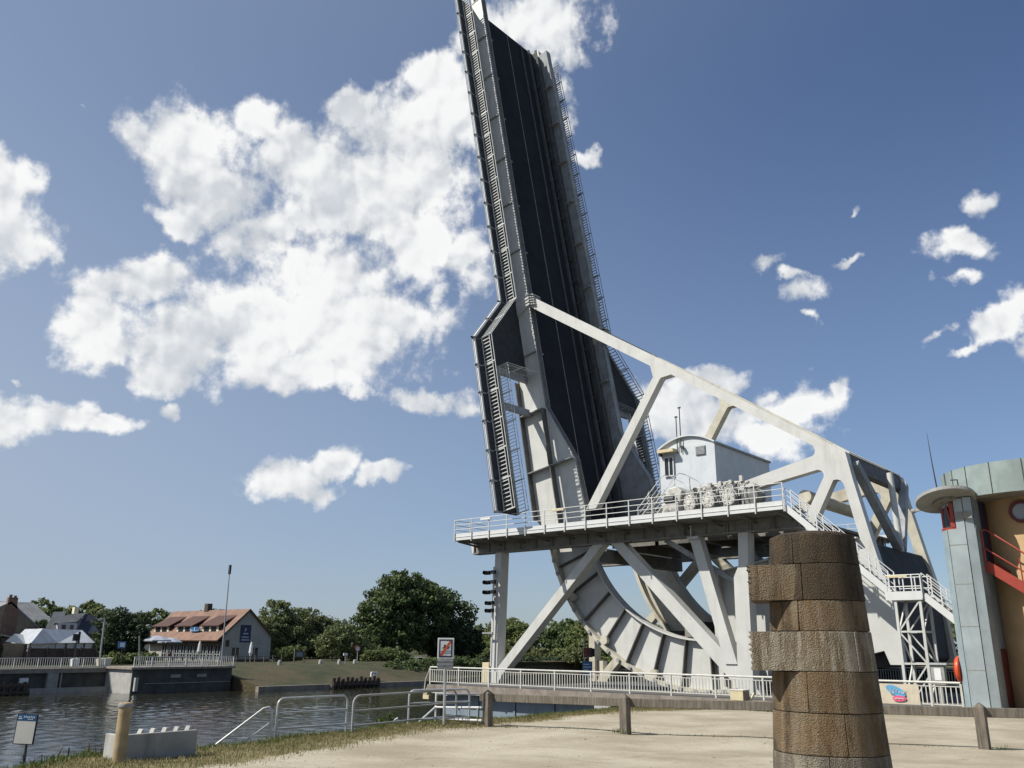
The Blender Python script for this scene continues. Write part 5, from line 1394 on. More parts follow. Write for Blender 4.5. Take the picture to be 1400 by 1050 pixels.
hd = thing('dormer_house', 'house with steep grey slate roofs and white-fronted dormer behind the marquee', 'house', (-126, 55, 0))
mb = MB(); mb.box(-134,-126.5,51.3,60.5,-.2,4.2); mb.build('wall', M['render'], hd)
def roofplane(name, pts, mat, lift=0.0):
    P_ = [(-125.2-(z-3.6)*.95+lift, y, z) for y, z in pts]; n = len(P_)
    Q_ = [(x-.25, y, z-.25) for x, y, z in P_]
    m_ = MB(); m_.add(P_+Q_, [tuple(range(n)), tuple(range(2*n-1,n-1,-1))]+[(i,n+i,n+(i+1)%n,(i+1)%n) for i in range(n)]); return m_.build(name, mat, hd)
roofplane('roof', [(50.8,3.6),(52.9,6.45),(54.5,6.5),(52.9,3.6)], M['slate'])
roofplane('dormer_roof', [(52.2,4.9),(54.1,6.05),(56.9,6.4),(55.2,5.15)], M['slate'], .9)
roofplane('side_roof', [(54.7,3.6),(56.9,6.38),(58.4,5.95),(56.6,3.6)], M['slate_dark'], .1)
roofplane('verge', [(54.5,3.6),(56.8,6.45),(57.1,6.45),(54.9,3.6)], M['slate'], .25)
roofplane('roof', [(56.2,3.6),(58.1,5.8),(59.6,5.85),(60.6,3.6)], M['slate'], -.1)
mb = MB(); mb.box(-126.0,-125.5,52.7,55.2,3.5,4.95); dw = mb.build('dormer_front', M['signwhite'], hd)
mb = MB(); mb.box(-125.5,-125.42,53.2,53.7,3.9,4.7); mb.box(-125.5,-125.42,54.3,54.75,3.9,4.7); mb.build('window', M['brick_red'], dw)
mb = MB(); mb.box(-130,-129.3,56.2,56.8,6.3,7.2); mb.build('chimney', M['cream'], hd)
hc = thing('cream_house', 'small cream gabled house half hidden left of the restaurant roof', 'house', (-152, 79, 0))
mb = MB(); mb.prism([(76.2,0),(80.4,0),(80.4,3.8),(78.4,5.3),(76.2,3.8)], YZ, -158, -150); mb.build('wall', M['cream'], hc)
mb = MB(); mb.prism([(78.4,5.5),(84.0,4.6),(84.0,4.3),(78.4,5.2),(76.0,3.7),(75.9,3.9)], YZ, -158, -149.9); mb.build('roof', M['slate'], hc)

mq = thing('marquee', 'grey translucent marquee tent with a pitched roof and white side walls behind the far quay', 'marquee', (-112, 48, 0))
mb = MB(); mb.add([(-110.5,43.6,2.25),(-110.5,46.7,2.35),(-111.5,45.1,3.95),(-116.5,45.1,3.95),(-116.5,43.6,2.25),(-112.5,52.0,2.4),(-115.5,51.5,3.95)], [(0,1,2),(1,5,6,2),(2,6,3),(0,2,3,4)]); mb.build('roof', M['tent'], mq)
mb = MB(); mb.box(-111.2,-111.1,43.6,46.7,1.4,2.3); mb.add([(-110.9,46.7,1.3),(-112.9,51.9,1.3),(-112.9,51.9,2.35),(-110.9,46.7,2.3)], [(0,1,2,3)]); mb.build('side_wall', M['tent_white'], mq)
for k in range(5):
    mb = MB(); x, y = (-110.7-.5*k, 46.7+1.3*k) if k else (-110.5,43.6); mb.bar((x,y,-.1),(x,y,2.35),.12,.12); mb.build('post', M['dark_metal'], mq)
wt = thing('white_tent', 'small white pointed tent beside the marquee', 'tent', (-112, 43, 0))
mb = MB(); mb.add([(-111.5,41.2,2.45),(-111.5,43.4,2.2),(-111.8,42.2,3.35),(-115.5,44.6,3.3),(-115.5,45.4,2.3)], [(0,1,2),(1,4,3,2)]); mb.build('roof', M['tent_white'], wt)
mb = MB(); mb.box(-111.9,-111.7,41.2,43.4,-.1,2.3); mb.build('side_wall', M['brick'], wt)
bf = thing('board_fence', 'dark brown boarded fence along the front of the marquee', 'fence', (-109.5, 47, -.1))
mb = MB(); mb.box(-109.9,-109.8,43.2,51.2,-.2,1.75); mb.build('panel', M['brownfence'], bf)
for k in range(5):
    mb = MB(); y = 43.4+1.9*k; mb.bar((-109.7,y,-.2),(-109.7,y,1.9),.12,.12); mb.build('post', M['dark_metal'], bf)
for k, (y, w, mt, lab) in enumerate(((46.2,.7,'signwhite','small white boat-shaped cover on the far quay before the board fence'),(49.2,1.4,'cream','long cream planter on the far quay before the board fence'))):
    mb = MB(); mb.prism([(y,-.15),(y+w,-.15),(y+w*1.1,.75),(y-.1*w,.6)], YZ, -105.4, -104.8); o = mb.build('planter' if k else 'boat_cover', M[mt]); tag(o, lab, 'planter' if k else 'cover', kind='thing')

# things on the grassy bank
ib = thing('information_board', 'dark information board on two posts on the grassy far bank right of the restaurant', 'notice board', (-108, 79.5, -.2))
mb = MB(); mb.box(-108.05,-107.95,78.9,80.3,.55,1.45); p_ = mb.build('panel', M['dark_metal'], ib)
mb = MB(); mb.box(-107.94,-107.92,79.05,80.15,.7,1.3); mb.build('poster', M['bluepanel'], p_)
for y in (78.75,80.4):
    mb = MB(); mb.bar((-108,y,-.4),(-108,y,1.7),.14,.14); mb.build('post', M['wood'], ib)
for i, (y, lab) in enumerate(((74.2,'grey stone bollard just below the restaurant gable'),(81.1,'grey stone bollard right of the information board'),(84.5,'grey stone bollard beside the small white sign'),(87.4,'grey stone bollard at the foot of the red-rimmed sign'))):
    t = thing('stone_bollard', lab, 'bollard', (-105, y, -.35), 'stone bollards along the grassy far bank')
    mb = MB(); mb.lathe([(.28,-.3),(.27,.3),(.2,.55),(0,.62)], (-105,y,-.3), 10); mb.build('shaft', M['concrete_pale'], t, smooth=True)
t = thing('small_sign', 'small plain white sign on a thin post on the grassy far bank', 'sign', (-105, 85.6, -.4))
mb = MB(); mb.bar((-105,85.65,-.7),(-105,85.55,1.0),.08,.08); mb.build('post', M['galv_dull'], t)
mb = MB(); mb.box(-105.05,-104.93,85.2,85.95,.85,1.2); mb.build('panel', M['signwhite'], t)
t = thing('round_sign', 'white sign with a red rim on a post on the grassy far bank', 'sign', (-106, 88.7, -.5))
mb = MB(); mb.bar((-106,88.7,-.7),(-106,88.65,1.5),.09,.09); mb.build('post', M['galv_dull'], t)
mb = MB(); mb.lathe([(0,.0),(.52,.0),(.52,.06),(0,.06)], (-106,88.65,1.85), 18, axis='x'); mb.build('rim', M['red'], t)
mb = MB(); mb.lathe([(0,.07),(.34,.07),(.34,.09),(0,.09)], (-106,88.6,1.8), 18, axis='x'); mb.build('face', M['signwhite'], t)
dl = thing('timber_dolphin', 'row of dark timber mooring piles standing in the canal before the grassy bank', 'mooring piles', (-91.3, 75.5, -3))
for k in range(11):
    y = 71.9+k*.72
    mb = MB(); mb.lathe([(.27,-5),(.26,-1.55+.12*math.sin(k*2.3)),(0,-1.5+.12*math.sin(k*2.3))], (-90.2,y,0), 9); mb.build('pile', M['timber_dark'], dl, smooth=True)
mb = MB(); mb.box(-90.6,-89.9,71.7,79.3,-2.2,-2.0); mb.box(-89.93,-89.8,71.7,79.3,-2.5,-2.25); mb.build('waling', M['timber_dark'], dl)
mb = MB(); mb.box(-90.9,-90.2,71.6,73.4,-2.7,-2.35); mb.build('step', M['concrete'], dl)
t = thing('mooring_marker', 'white angled mooring marker at the right end of the timber piles', 'marker', (-92, 80, -2.3))
mb = MB(); mb.box(-92.1,-91.9,79.95,80.25,-2.4,-1.2); mb.prism([(79.4,-1.35),(80.5,-1.25),(80.5,-1.0),(79.5,-1.0)], YZ, -92.1, -91.9); mb.box(-92.1,-91.9,79.4,79.6,-1.6,-1.1); mb.build('arm', M['signwhite'], t)
t = thing('picnic_table', 'pale wooden picnic table under the big tree on the far bank', 'picnic table', (-112, 106.4, -.2))
mb = MB(); mb.box(-112.5,-111.5,104.9,107.9,.35,.45); mb.build('table_top', M['sign_cream'], t)
mb = MB(); mb.box(-113.2,-112.8,104.9,107.9,-.05,.05); mb.box(-111.2,-110.8,104.9,107.9,-.05,.05); mb.build('bench', M['sign_cream'], t)
mb = MB(); mb.box(-112.4,-111.6,105.2,105.4,-.5,.35); mb.box(-112.4,-111.6,107.4,107.6,-.5,.35); mb.build('leg', M['timber_dark'], t)
lf = thing('post_fence', 'low rustic post and rail fence between the restaurant gable and the information board', 'fence', (-110.5, 76, -.2))
mb = MB(); rail_run(mb, [(-110.5,69.5,-.15),(-110.5,78.4,-.15)], (0,0,1), [.45,.85], .05, 1.6, .07, 1.0, -.2); mb.build('rail', M['wood'], lf)

# ------------------------------------------------------------------ trees
def crown(name, blobs, n, size, mat, seed, parent=None, flat=.7):
    """leaf-sized faces gathered in clumps over and inside several uneven lobes"""
    rng = np.random.default_rng(seed)
    B = np.array(blobs, dtype=float)
    w = (B[:,3]*B[:,4]+B[:,4]*B[:,5]+B[:,3]*B[:,5]); w /= w.sum()
    cl = []
    for b, wi in zip(B, w):
        k = max(8, int(170*wi*max(1, (w.size/3))))
        d = rng.normal(0,1,(k,3)); d /= np.linalg.norm(d,axis=1)[:,None]
        rr = rng.uniform(.62,1.02,k)[:,None]
        c = b[:3] + d*b[3:6]*rr
        rad = rng.uniform(.13,.27,k)*b[3:6].mean()
        cl.append(np.c_[c, rad])
    C = np.concatenate(cl)
    m1 = int(n*.78)
    pk = C[:,3]**2; pk /= pk.sum()
    idx = rng.choice(len(C), m1, p=pk)
    d = rng.normal(0,1,(m1,3)); d /= np.linalg.norm(d,axis=1)[:,None]
    P1_ = C[idx,:3] + d*(C[idx,3]*rng.uniform(.35,1.05,m1)**.7)[:,None]*np.array([1,1,flat])
    m2 = n-m1; ib_ = rng.choice(len(B), m2, p=w)
    d2 = rng.normal(0,1,(m2,3)); d2 /= np.linalg.norm(d2,axis=1)[:,None]
    P2_ = B[ib_,:3] + d2*B[ib_,3:6]*(rng.uniform(.3,1,m2)**.5)[:,None]*.9
    P = np.concatenate([P1_, P2_]); D = np.concatenate([d, d2])
    z0 = P[:,2] > (B[:,2]-B[:,5]).min()-.2
    P = P[z0]; D = D[z0]; n = len(P)
    N = D*.6 + rng.normal(0,.55,(n,3)) + np.array([0,0,.35]); N /= np.linalg.norm(N,axis=1)[:,None]
    t = rng.normal(0,1,(n,3)); a = np.cross(N,t); a /= np.linalg.norm(a,axis=1)[:,None]; b = np.cross(N,a)
    s = size*rng.uniform(.55,1.25,n)[:,None]
    V = np.stack([P-a*s*.5-b*s*.15, P-b*s*.55+a*s*.1, P+a*s*.55+b*s*.12, P+b*s*.5-a*s*.05], 1).reshape(-1,3)
    c = V.mean(0); V = V-c
    me = bpy.data.meshes.new(name); me.vertices.add(4*n); me.vertices.foreach_set('co', V.astype(np.float32).ravel())
    me.loops.add(4*n); me.polygons.add(n)
    me.loops.foreach_set('vertex_index', np.arange(4*n, dtype=np.int32)); me.polygons.foreach_set('loop_start', np.arange(0,4*n,4, dtype=np.int32))
    me.update(calc_edges=True); me.validate(); me.materials.append(mat)
    o = bpy.data.objects.new(name, me); COL.objects.link(o); c = Vector([float(q) for q in c])
    if parent is not None: o.parent = parent; o.location = c - WLOC[parent]
    else: o.location = c
    WLOC[o] = c; return o
def tree(name, label, base, blobs, n, size, mat, seed, tr=.35, group=None, cat='tree'):
    t = thing(name, label, cat, base, group)
    crown('crown', blobs, n, size, M[mat], seed, t)
    mb = MB(); x, y, z = base
    B = sorted(blobs, key=lambda b: -b[2])
    top = Vector(B[0][:3])
    mid = Vector((x,y,z)).lerp(top, .45) + Vector((random.uniform(-.3,.3), random.uniform(-.3,.3), 0))
    mb.tube([(x,y,z-.4),(x+.05,y,z+.6),mid,top], [tr*1.25,tr,tr*.7,tr*.15], 8)
    for b in blobs:
        q = Vector(b[:3]); s = Vector((x,y,z)).lerp(mid, .75)
        mb.tube([s, s.lerp(q,.5)+Vector((0,0,.4)), q], [tr*.45,tr*.28,.04], 6)
        for k in range(3):
            e = q + Vector((random.uniform(-.7,.7)*b[3], random.uniform(-.7,.7)*b[4], random.uniform(-.2,.6)*b[5])); mb.tube([s.lerp(q,.6), e], [tr*.2,.03], 5)
    mb.build('trunk', M['bark'], t, smooth=True)
    return t
GT = 'trees on the far bank'
# large tree and its looser neighbour
tree('broadleaf_tree', 'tallest broad dark green tree in the middle of the far bank', (-125,115.5,-.3),
     [(-125,116,11.0,5.5,7.0,4.6),(-125,110.5,8.2,5,6.0,4.6),(-124,106,5.6,4,3.6,4.0),(-124,119,8.0,5.5,6.0,6.0),(-126,113.5,13.2,4,4.2,2.9),(-122,112,4.2,4,7.0,3.6),(-126,119.5,12.6,4,4.6,2.8),(-122,104,3.0,3,2.5,3.0)], 42000, .42, 'leaf_dark', 1, .6, GT)
tree('broadleaf_tree', 'looser dark tree with gaps in its crown touching the right side of the tallest tree', (-126,128.5,-.3),
     [(-126,127,10.6,3.5,3.6,3.0),(-126,131,8.6,3.2,3.6,3.2),(-126,124.5,9.5,3.5,3.4,3.4),(-125,133.5,9.2,2,1.7,2.2)], 5600, .46, 'leaf_dark', 2, .4, GT)
tree('broadleaf_tree', 'low dark tree filling the space beneath the loose-crowned tree', (-124,130,-.3),
     [(-124,127,3.4,4,4.5,3.6),(-124,132,3.2,3.5,3.5,3.4),(-124,123,3.2,4,4,3.4)], 15000, .42, 'leaf_blue', 3, .3, GT)
tree('willow_tree', 'olive green rounded willow standing right behind the restaurant gable', (-136,96,-.3),
     [(-136,94.5,6.6,3.5,3.4,3.4),(-136,98.5,5.6,4,3.6,3.4),(-135,92.0,4.0,3,3.2,3.4),(-134,97,3.0,4,5,3.0),(-137,101.5,5.8,3,2.8,3.0)], 21000, .36, 'leaf_olive', 4, .4, GT)
tree('willow_tree', 'second olive willow behind the pale bush and left of the tallest tree', (-137,106,-.3),
     [(-137,103.5,6.0,3.2,2.8,3.0),(-137,107,5.0,3.5,3.2,3.0),(-136,105,2.6,4,5,2.6)], 13000, .36, 'leaf_olive', 5, .35, GT)
tree('pale_bush', 'pale olive rounded bush in front of the willows on the far bank', (-117,95,-.5),
     [(-117,92.5,2.6,3,3.2,2.4),(-117,96.5,2.2,3,3.0,2.3),(-117,94.2,4.2,2.6,2.4,1.7),(-116,99,1.4,2.6,2.4,1.6)], 11000, .28, 'leaf_olive', 6, .2, GT, 'bush')
tree('dark_bush', 'small dark bush at the foot of the pale olive bush', (-114,97.5,-.5), [(-114,97,.9,1.8,2.2,1.5),(-114,99.5,.7,1.6,1.8,1.3)], 4500, .24, 'leaf_dark', 7, .12, GT, 'bush')
tree('low_shrub', 'mid green low shrub below the tallest tree beside the picnic table', (-111,98,-.5), [(-111,96.5,.4,1.8,2.6,1.3),(-111,100,.6,1.8,2.8,1.5),(-111,103,.3,1.6,2.0,1.1)], 8000, .24, 'leaf_mid', 8, .12, GT, 'shrub')
tree('bank_shrub', 'dark shrub hanging over the water at the right end of the far canal bank', (-100,94,-1.6), [(-100,92,-1.2,2.6,3.2,1.5),(-101,97,-.9,2.6,3.6,1.5),(-102,102,-.7,2.4,3.6,1.4),(-103,108,-.6,2.4,4,1.4)], 15000, .26, 'leaf_dark', 9, .12, GT, 'shrub')
tree('bank_shrub', 'dark shrub strip along the water further right behind the balustrade end', (-104,118,-1.4), [(-104,114,-.8,2.4,4,1.4),(-105,121,-.8,2.4,4,1.4),(-106,129,-.8,2.4,4.5,1.4),(-107,138,-.8,2.4,5,1.4)], 13000, .30, 'leaf_blue', 10, .12, GT, 'shrub')
tree('bank_hedge', 'mixed green hedge on the grassy bank between the restaurant gable and pale bush', (-119,85,-.3), [(-119,84,.7,1.2,2.2,1.1),(-120,87.5,.9,1.3,2.4,1.3),(-121,81,.5,1.1,2.0,.9)], 5000, .25, 'leaf_mid', 61, .1, GT, 'hedge')
tree('willow_tree', 'low olive willow closing the gap between the restaurant gable and the rounded willow', (-131,90,-.3), [(-131,88.5,3.2,2.6,2.6,2.8),(-132,91.5,4.0,2.8,2.8,3.0)], 9000, .34, 'leaf_olive', 62, .3, GT)
# left cluster
tree('quay_tree', 'dense dark tree behind the grey lamp post on the far quay', (-118,57.8,-.2), [(-118,57.0,4.8,2.6,2.6,2.4),(-117,58.8,3.2,2.6,2.6,2.6),(-117,55.6,2.2,2.2,2.0,2.2),(-118,60.2,5.2,1.6,1.3,1.6),(-116.5,57.5,1.4,2.4,3.2,1.6)], 16000, .26, 'leaf_blue', 11, .3, GT)
tree('background_tree', 'round dark tree behind the slate roofs at the far left', (-160,66,0), [(-160,64.0,6.6,3,3.4,2.6),(-160,68.5,6.2,3,3,2.6),(-160,72.5,6.8,3,3.2,2.8)], 9000, .42, 'leaf_mid', 12, .35, GT)
tree('background_tree', 'taller dark tree just left of the dense quay tree and behind it', (-158,77,0), [(-158,73.5,5.6,3,3.0,2.6),(-158,77.5,4.2,3,3,2.4)], 7000, .42, 'leaf_mid', 13, .35, GT)
tree('background_tree', 'small dark tree seen over the left end of the tiled roof', (-172,88,0), [(-172,87,5.6,3,3.2,2.6),(-172,91.5,6.2,3,3.4,2.8),(-172,83.5,4.6,3,2.5,2.4)], 7000, .42, 'leaf_mid', 14, .35, GT)
tree('background_tree', 'tree top peeping over the restaurant ridge beside its chimney', (-172,105,0), [(-172,104,6.5,3,3.4,3.2),(-172,109,6.0,3,3.2,3.0)], 6000, .42, 'leaf_dark', 15, .35, GT)
tree('roadside_shrub', 'dark shrub growing against the slate-roofed house at the far left', (-140,57,0), [(-140,56,2.8,2,2.6,2.6),(-140,59,2.2,2,2.2,2.2)], 5000, .34, 'leaf_blue', 16, .2, GT, 'shrub')
tree('roadside_shrub', 'dark shrub at the extreme left edge beside the brick lean-to', (-112,40.5,-.2), [(-112,40.0,1.6,1.2,1.0,1.8)], 3000, .26, 'leaf_blue', 17, .15, GT, 'shrub')
tree('terrace_hedge', 'low dark hedge on the far quay between the blue road sign and the parasols', (-109,54,-.2), [(-109,53,.4,1.2,2.0,.9),(-109,56.5,.5,1.2,2.2,.9)], 5000, .22, 'leaf_mid', 18, .1, GT, 'hedge')
# wooded bank beyond the bridge
rngt = random.Random(5)
labs = ['wooded bank tree directly behind the left platform leg','wooded bank tree right of the left platform leg','dark wooded bank tree under the near crossed leg','wooded bank tree seen through the triangle of the crossed leg','rounded wooded bank tree left of the curved segment','taller wooded bank tree behind the curved rim','wooded bank tree behind the red signal pole','wooded bank tree beside the far yellowish post']
for i in range(8):
    y = 150 + 6*math.sin(i*1.7); x = -140 + i*6.2; h = [7.0,7.8,8.2,7.2,7.4,8.2,8.2,7.6][i]
    bl = [(x,y,h*.66,4.0,3.2,h*.36),(x-2.8,y-1.5,h*.46,3.4,2.6,h*.42),(x+2.9,y-1.2,h*.44,3.4,2.6,h*.42),(x,y-3,h*.24,4.2,3,h*.30)]
    tree('bank_tree', labs[i], (x,y,-.6), bl, 10500, .40, ['leaf_dark','leaf_mid','leaf_mid','leaf_mid'][i%4], 30+i, .3, 'trees on the wooded bank beyond the bridge')
for i in range(7):
    y = 139 + 2*math.sin(i*2.2); x = -128 + i*5.4
    tree('bank_bush', 'olive bush in the strip of scrub before the wooded bank trees', (x,y,-.9), [(x,y,.6,2.6,2.0,1.6),(x+2,y+.5,.3,2.2,1.8,1.3)], 3500, .32, 'leaf_olive' if i % 2 else 'leaf_mid', 50+i, .12, 'scrub bushes before the wooded bank', 'bush')
def wood(name, pts, hs, seed):
    B = []
    for (x, y), h in zip(pts, hs): B += [(x,y,h*.6,6,6,h*.42),(x+3,y-2,h*.35,5.5,5,h*.36)]
    o = crown(name, B, 36000, .75, M['leaf_mid'], seed); tag(o, kind='stuff')
wood('distant_wood', [(-150+i*10, 178+5*math.sin(i*1.9)) for i in range(23)], [8.2+1.0*math.sin(i*2.7) for i in range(23)], 77)
wood('distant_wood', [(-178-6*math.sin(i*1.3), 36+i*10) for i in range(16)], [6.6+1.1*math.sin(i*1.7) for i in range(16)], 78)

# single plant by the long barrier, weeds at the water's edge
tree('weed_bush', 'small bright green bush growing at the quay edge behind the long grey barrier', (-18.9,16.9,-.2), [(-18.95,16.9,.30,.24,.28,.32),(-18.95,16.75,.05,.26,.3,.25),(-18.95,17.1,.55,.14,.14,.2)], 900, .07, 'grassy', 90, .015, None, 'bush')
for i, (x, y, lab) in enumerate(((-17.15,8.3,'clump of green weeds hanging over the water left of the mooring post'),(-16.7,7.5,'leafy weed clump at the water edge right of the notice sign'),(-16.1,6.8,'straggly weed clump around the foot of the notice sign'))):
    tree('weed_clump', lab, (x,y,.1), [(x,y,.28,.35,.45,.26),(x+.1,y+.3,.2,.3,.3,.2),(x-.05,y-.2,.42,.14,.16,.22)], 900, .075, 'grassy', 95+i, .012, None, 'weeds')
# ------------------------------------------------------------------ sky, sun, camera
SUN = Vector((-.70,-1.0,1.29)).normalized()
el = math.asin(SUN.z); az = math.atan2(SUN.x, SUN.y)        # azimuth from +Y towards +X
CLOUDS=[(-1.118,0.524,-3.04,0.094,0.054),(-1.071,0.481,-2.96,0.079,0.048),(-1.16,0.526,-2.88,0.048,0.033),(-1.042,0.564,-2.94,0.035,0.026),(-1.115,0.444,2.99,0.039,0.016),(-0.809,0.631,-3.08,0.051,0.031),(-0.779,0.598,-3.08,0.058,0.054),(-0.845,0.567,-3.07,0.104,0.047),(-0.922,0.588,-3.03,0.047,0.024),(-0.896,0.504,-2.8,0.136,0.084),(-0.971,0.524,-2.97,0.072,0.058),(-0.814,0.526,1.39,0.072,0.07),(-1.011,0.444,-2.97,0.06,0.049),(-0.939,0.411,-3.05,0.13,0.073),(-1.048,0.431,1.54,0.031,0.029),(-0.838,0.452,-3.05,0.064,0.057),(-0.676,0.685,3.13,0.085,0.045),(-0.624,0.657,3.08,0.028,0.022),(-0.64,0.622,1.59,0.023,0.02),(-0.732,0.681,-3.13,0.06,0.036),(-0.647,0.591,3.07,0.025,0.023),(-1.186,0.323,-2.94,0.047,0.039),(-1.147,0.364,-2.7,0.061,0.032),(-1.11,0.39,-2.91,0.027,0.023),(-1.171,0.295,-2.99,0.04,0.023),(-1.091,0.318,-3.01,0.074,0.047),(-1.013,0.339,-3.03,0.098,0.063),(-0.912,0.344,-3.07,0.112,0.059),(-0.834,0.361,-3.09,0.067,0.035),(-0.951,0.295,-3.07,0.125,0.025),(-1.098,0.279,-3.03,0.046,0.022),(-0.799,0.392,-3.09,0.016,0.015),(-0.787,0.363,-3.11,0.023,0.02),(-0.89,0.279,-3.09,0.026,0.01),(-1.279,0.388,-2.81,0.054,0.044),(-1.283,0.436,1.7,0.039,0.026),(-1.255,0.378,-2.87,0.034,0.026),(-1.245,0.216,-3.02,0.045,0.028),(-1.197,0.23,-3.02,0.034,0.018),(-1.162,0.228,3.1,0.037,0.012),(-1.245,0.194,-3.06,0.026,0.018),(-0.962,0.178,-2.88,0.045,0.021),(-0.926,0.19,-2.71,0.047,0.016),(-0.933,0.167,-3.1,0.032,0.011),(-0.853,0.189,-2.97,0.035,0.014),(-0.817,0.272,3.09,0.043,0.017),(-0.83,0.267,-3.1,0.026,0.01),(-0.76,0.268,-3.04,0.031,0.014),(-0.76,0.443,-2.83,0.038,0.032),(-0.75,0.414,-3.12,0.02,0.017),(-0.603,0.545,-3.04,0.016,0.01),(-0.619,0.542,3.11,0.017,0.007),(-0.187,0.401,2.79,0.039,0.019),(-0.202,0.397,2.93,0.022,0.013),(-0.193,0.366,3.11,0.031,0.009),(-0.167,0.445,-3.13,0.02,0.013),(-0.392,0.417,-3.13,0.023,0.011),(-0.375,0.4,2.89,0.025,0.007),(-0.371,0.379,-2.92,0.032,0.016),(-0.36,0.35,3.03,0.014,0.006),(-0.309,0.408,-3.03,0.014,0.005),(-0.296,0.461,-2.83,0.009,0.005),(-0.167,0.32,-2.77,0.044,0.017),(-0.146,0.331,1.54,0.022,0.02),(-0.152,0.291,2.15,0.013,0.013),(-0.224,0.309,-2.72,0.016,0.007),(-0.208,0.293,-2.72,0.018,0.005),(-0.482,0.292,-3.03,0.052,0.018),(-0.509,0.26,3.11,0.05,0.037),(-0.472,0.246,3.1,0.07,0.033),(-0.379,0.252,-2.76,0.049,0.029),(-0.33,0.272,-2.34,0.017,0.009),(-0.421,0.223,3.09,0.072,0.024),(-0.401,0.266,3.09,0.02,0.016),(-1.089,0.237,2.98,0.011,0.01),(-1.248,0.254,-2.99,0.008,0.004),(-1.224,0.538,-2.88,0.007,0.003)]
def make_world():
    w = bpy.data.worlds.new('World'); SC.world = w; w.use_nodes = True
    nt = w.node_tree; nt.nodes.clear()
    out = nt.nodes.new('ShaderNodeOutputWorld'); bg = nt.nodes.new('ShaderNodeBackground'); nt.links.new(bg.outputs[0], out.inputs[0])
    sky = nt.nodes.new('ShaderNodeTexSky'); sky.sky_type = 'NISHITA'; sky.sun_disc = False
    sky.sun_elevation = el; sky.sun_rotation = az; sky.altitude = 0; sky.air_density = 1.0; sky.dust_density = SKY_DUST; sky.ozone_density = SKY_OZONE
    def field_group(name, blobs, warp):
        g = bpy.data.node_groups.new(name, 'ShaderNodeTree')
        g.interface.new_socket('Vector', in_out='INPUT', socket_type='NodeSocketVector'); g.interface.new_socket('Value', in_out='OUTPUT', socket_type='NodeSocketFloat')
        gi = g.nodes.new('NodeGroupInput'); go = g.nodes.new('NodeGroupOutput')
        Q = gi.outputs[0]
        if warp:
            for sc, amt, det in ((9, .042, 2), (38, .018, 3)):
                wn = g.nodes.new('ShaderNodeTexNoise'); wn.noise_dimensions = '2D'; wn.inputs['Scale'].default_value = sc; wn.inputs['Detail'].default_value = det; wn.inputs['Roughness'].default_value = .6
                g.links.new(gi.outputs[0], wn.inputs['Vector'])
                sub = g.nodes.new('ShaderNodeVectorMath'); sub.operation = 'SUBTRACT'; sub.inputs[1].default_value = (.5,.5,.5); g.links.new(wn.outputs['Color'], sub.inputs[0])
                sc_ = g.nodes.new('ShaderNodeVectorMath'); sc_.operation = 'SCALE'; sc_.inputs['Scale'].default_value = amt; g.links.new(sub.outputs[0], sc_.inputs[0])
                ad = g.nodes.new('ShaderNodeVectorMath'); ad.operation = 'ADD'; g.links.new(Q, ad.inputs[0]); g.links.new(sc_.outputs[0], ad.inputs[1]); Q = ad.outputs[0]
        acc = None
        for ib, (a, e, r, s0, s1) in enumerate(blobs):
            if ib % 8 == 0 and ib:      # tiny dependency keeps the shader's evaluation sequential
                ch = g.nodes.new('ShaderNodeVectorMath'); ch.operation = 'MULTIPLY_ADD'; ch.inputs[1].default_value = (1e-9,1e-9,0)
                g.links.new(acc, ch.inputs[0]); g.links.new(Q, ch.inputs[2]); Q = ch.outputs[0]
            m = g.nodes.new('ShaderNodeMapping'); m.vector_type = 'TEXTURE'
            m.inputs['Location'].default_value = (a, e, 0); m.inputs['Rotation'].default_value = (0,0,r); k_ = 1.5 if s0 < .034 else 1.0; m.inputs['Scale'].default_value = (s0*k_, s1*k_, 1)
            g.links.new(Q, m.inputs['Vector'])
            l = g.nodes.new('ShaderNodeVectorMath'); l.operation = 'LENGTH'; g.links.new(m.outputs[0], l.inputs[0])
            lv = mth(g, 'ADD', l.outputs['Value'], .34) if s0 < .034 else l.outputs['Value']
            if acc is None: acc = lv
            else:
                mn = g.nodes.new('ShaderNodeMath'); mn.operation = 'SMOOTH_MIN'; mn.inputs[2].default_value = .12
                g.links.new(acc, mn.inputs[0]); g.links.new(lv, mn.inputs[1]); acc = mn.outputs[0]
        f = mth(g, 'SUBTRACT', 1.0, acc)
        g.links.new(f, go.inputs[0]); return g
    GA = field_group('cloud_field', CLOUDS, True)
    tc = nt.nodes.new('ShaderNodeTexCoord'); sp = nt.nodes.new('ShaderNodeSeparateXYZ'); nt.links.new(tc.outputs['Generated'], sp.inputs[0])
    A = mth(nt, 'ARCTAN2', sp.outputs[0], sp.outputs[1]); E_ = mth(nt, 'ARCSINE', sp.outputs[2])
    def vec(dx, dy):
        c = nt.nodes.new('ShaderNodeCombineXYZ'); nt.links.new(mth(nt, 'ADD', A, dx), c.inputs[0]); nt.links.new(mth(nt, 'ADD', E_, dy), c.inputs[1]); return c.outputs[0]
    def fld(v, g):
        n = nt.nodes.new('ShaderNodeGroup'); n.node_tree = g; nt.links.new(v, n.inputs[0]); return n.outputs[0]
    v0 = vec(0,0); v1 = vec(-.0075,.0095)
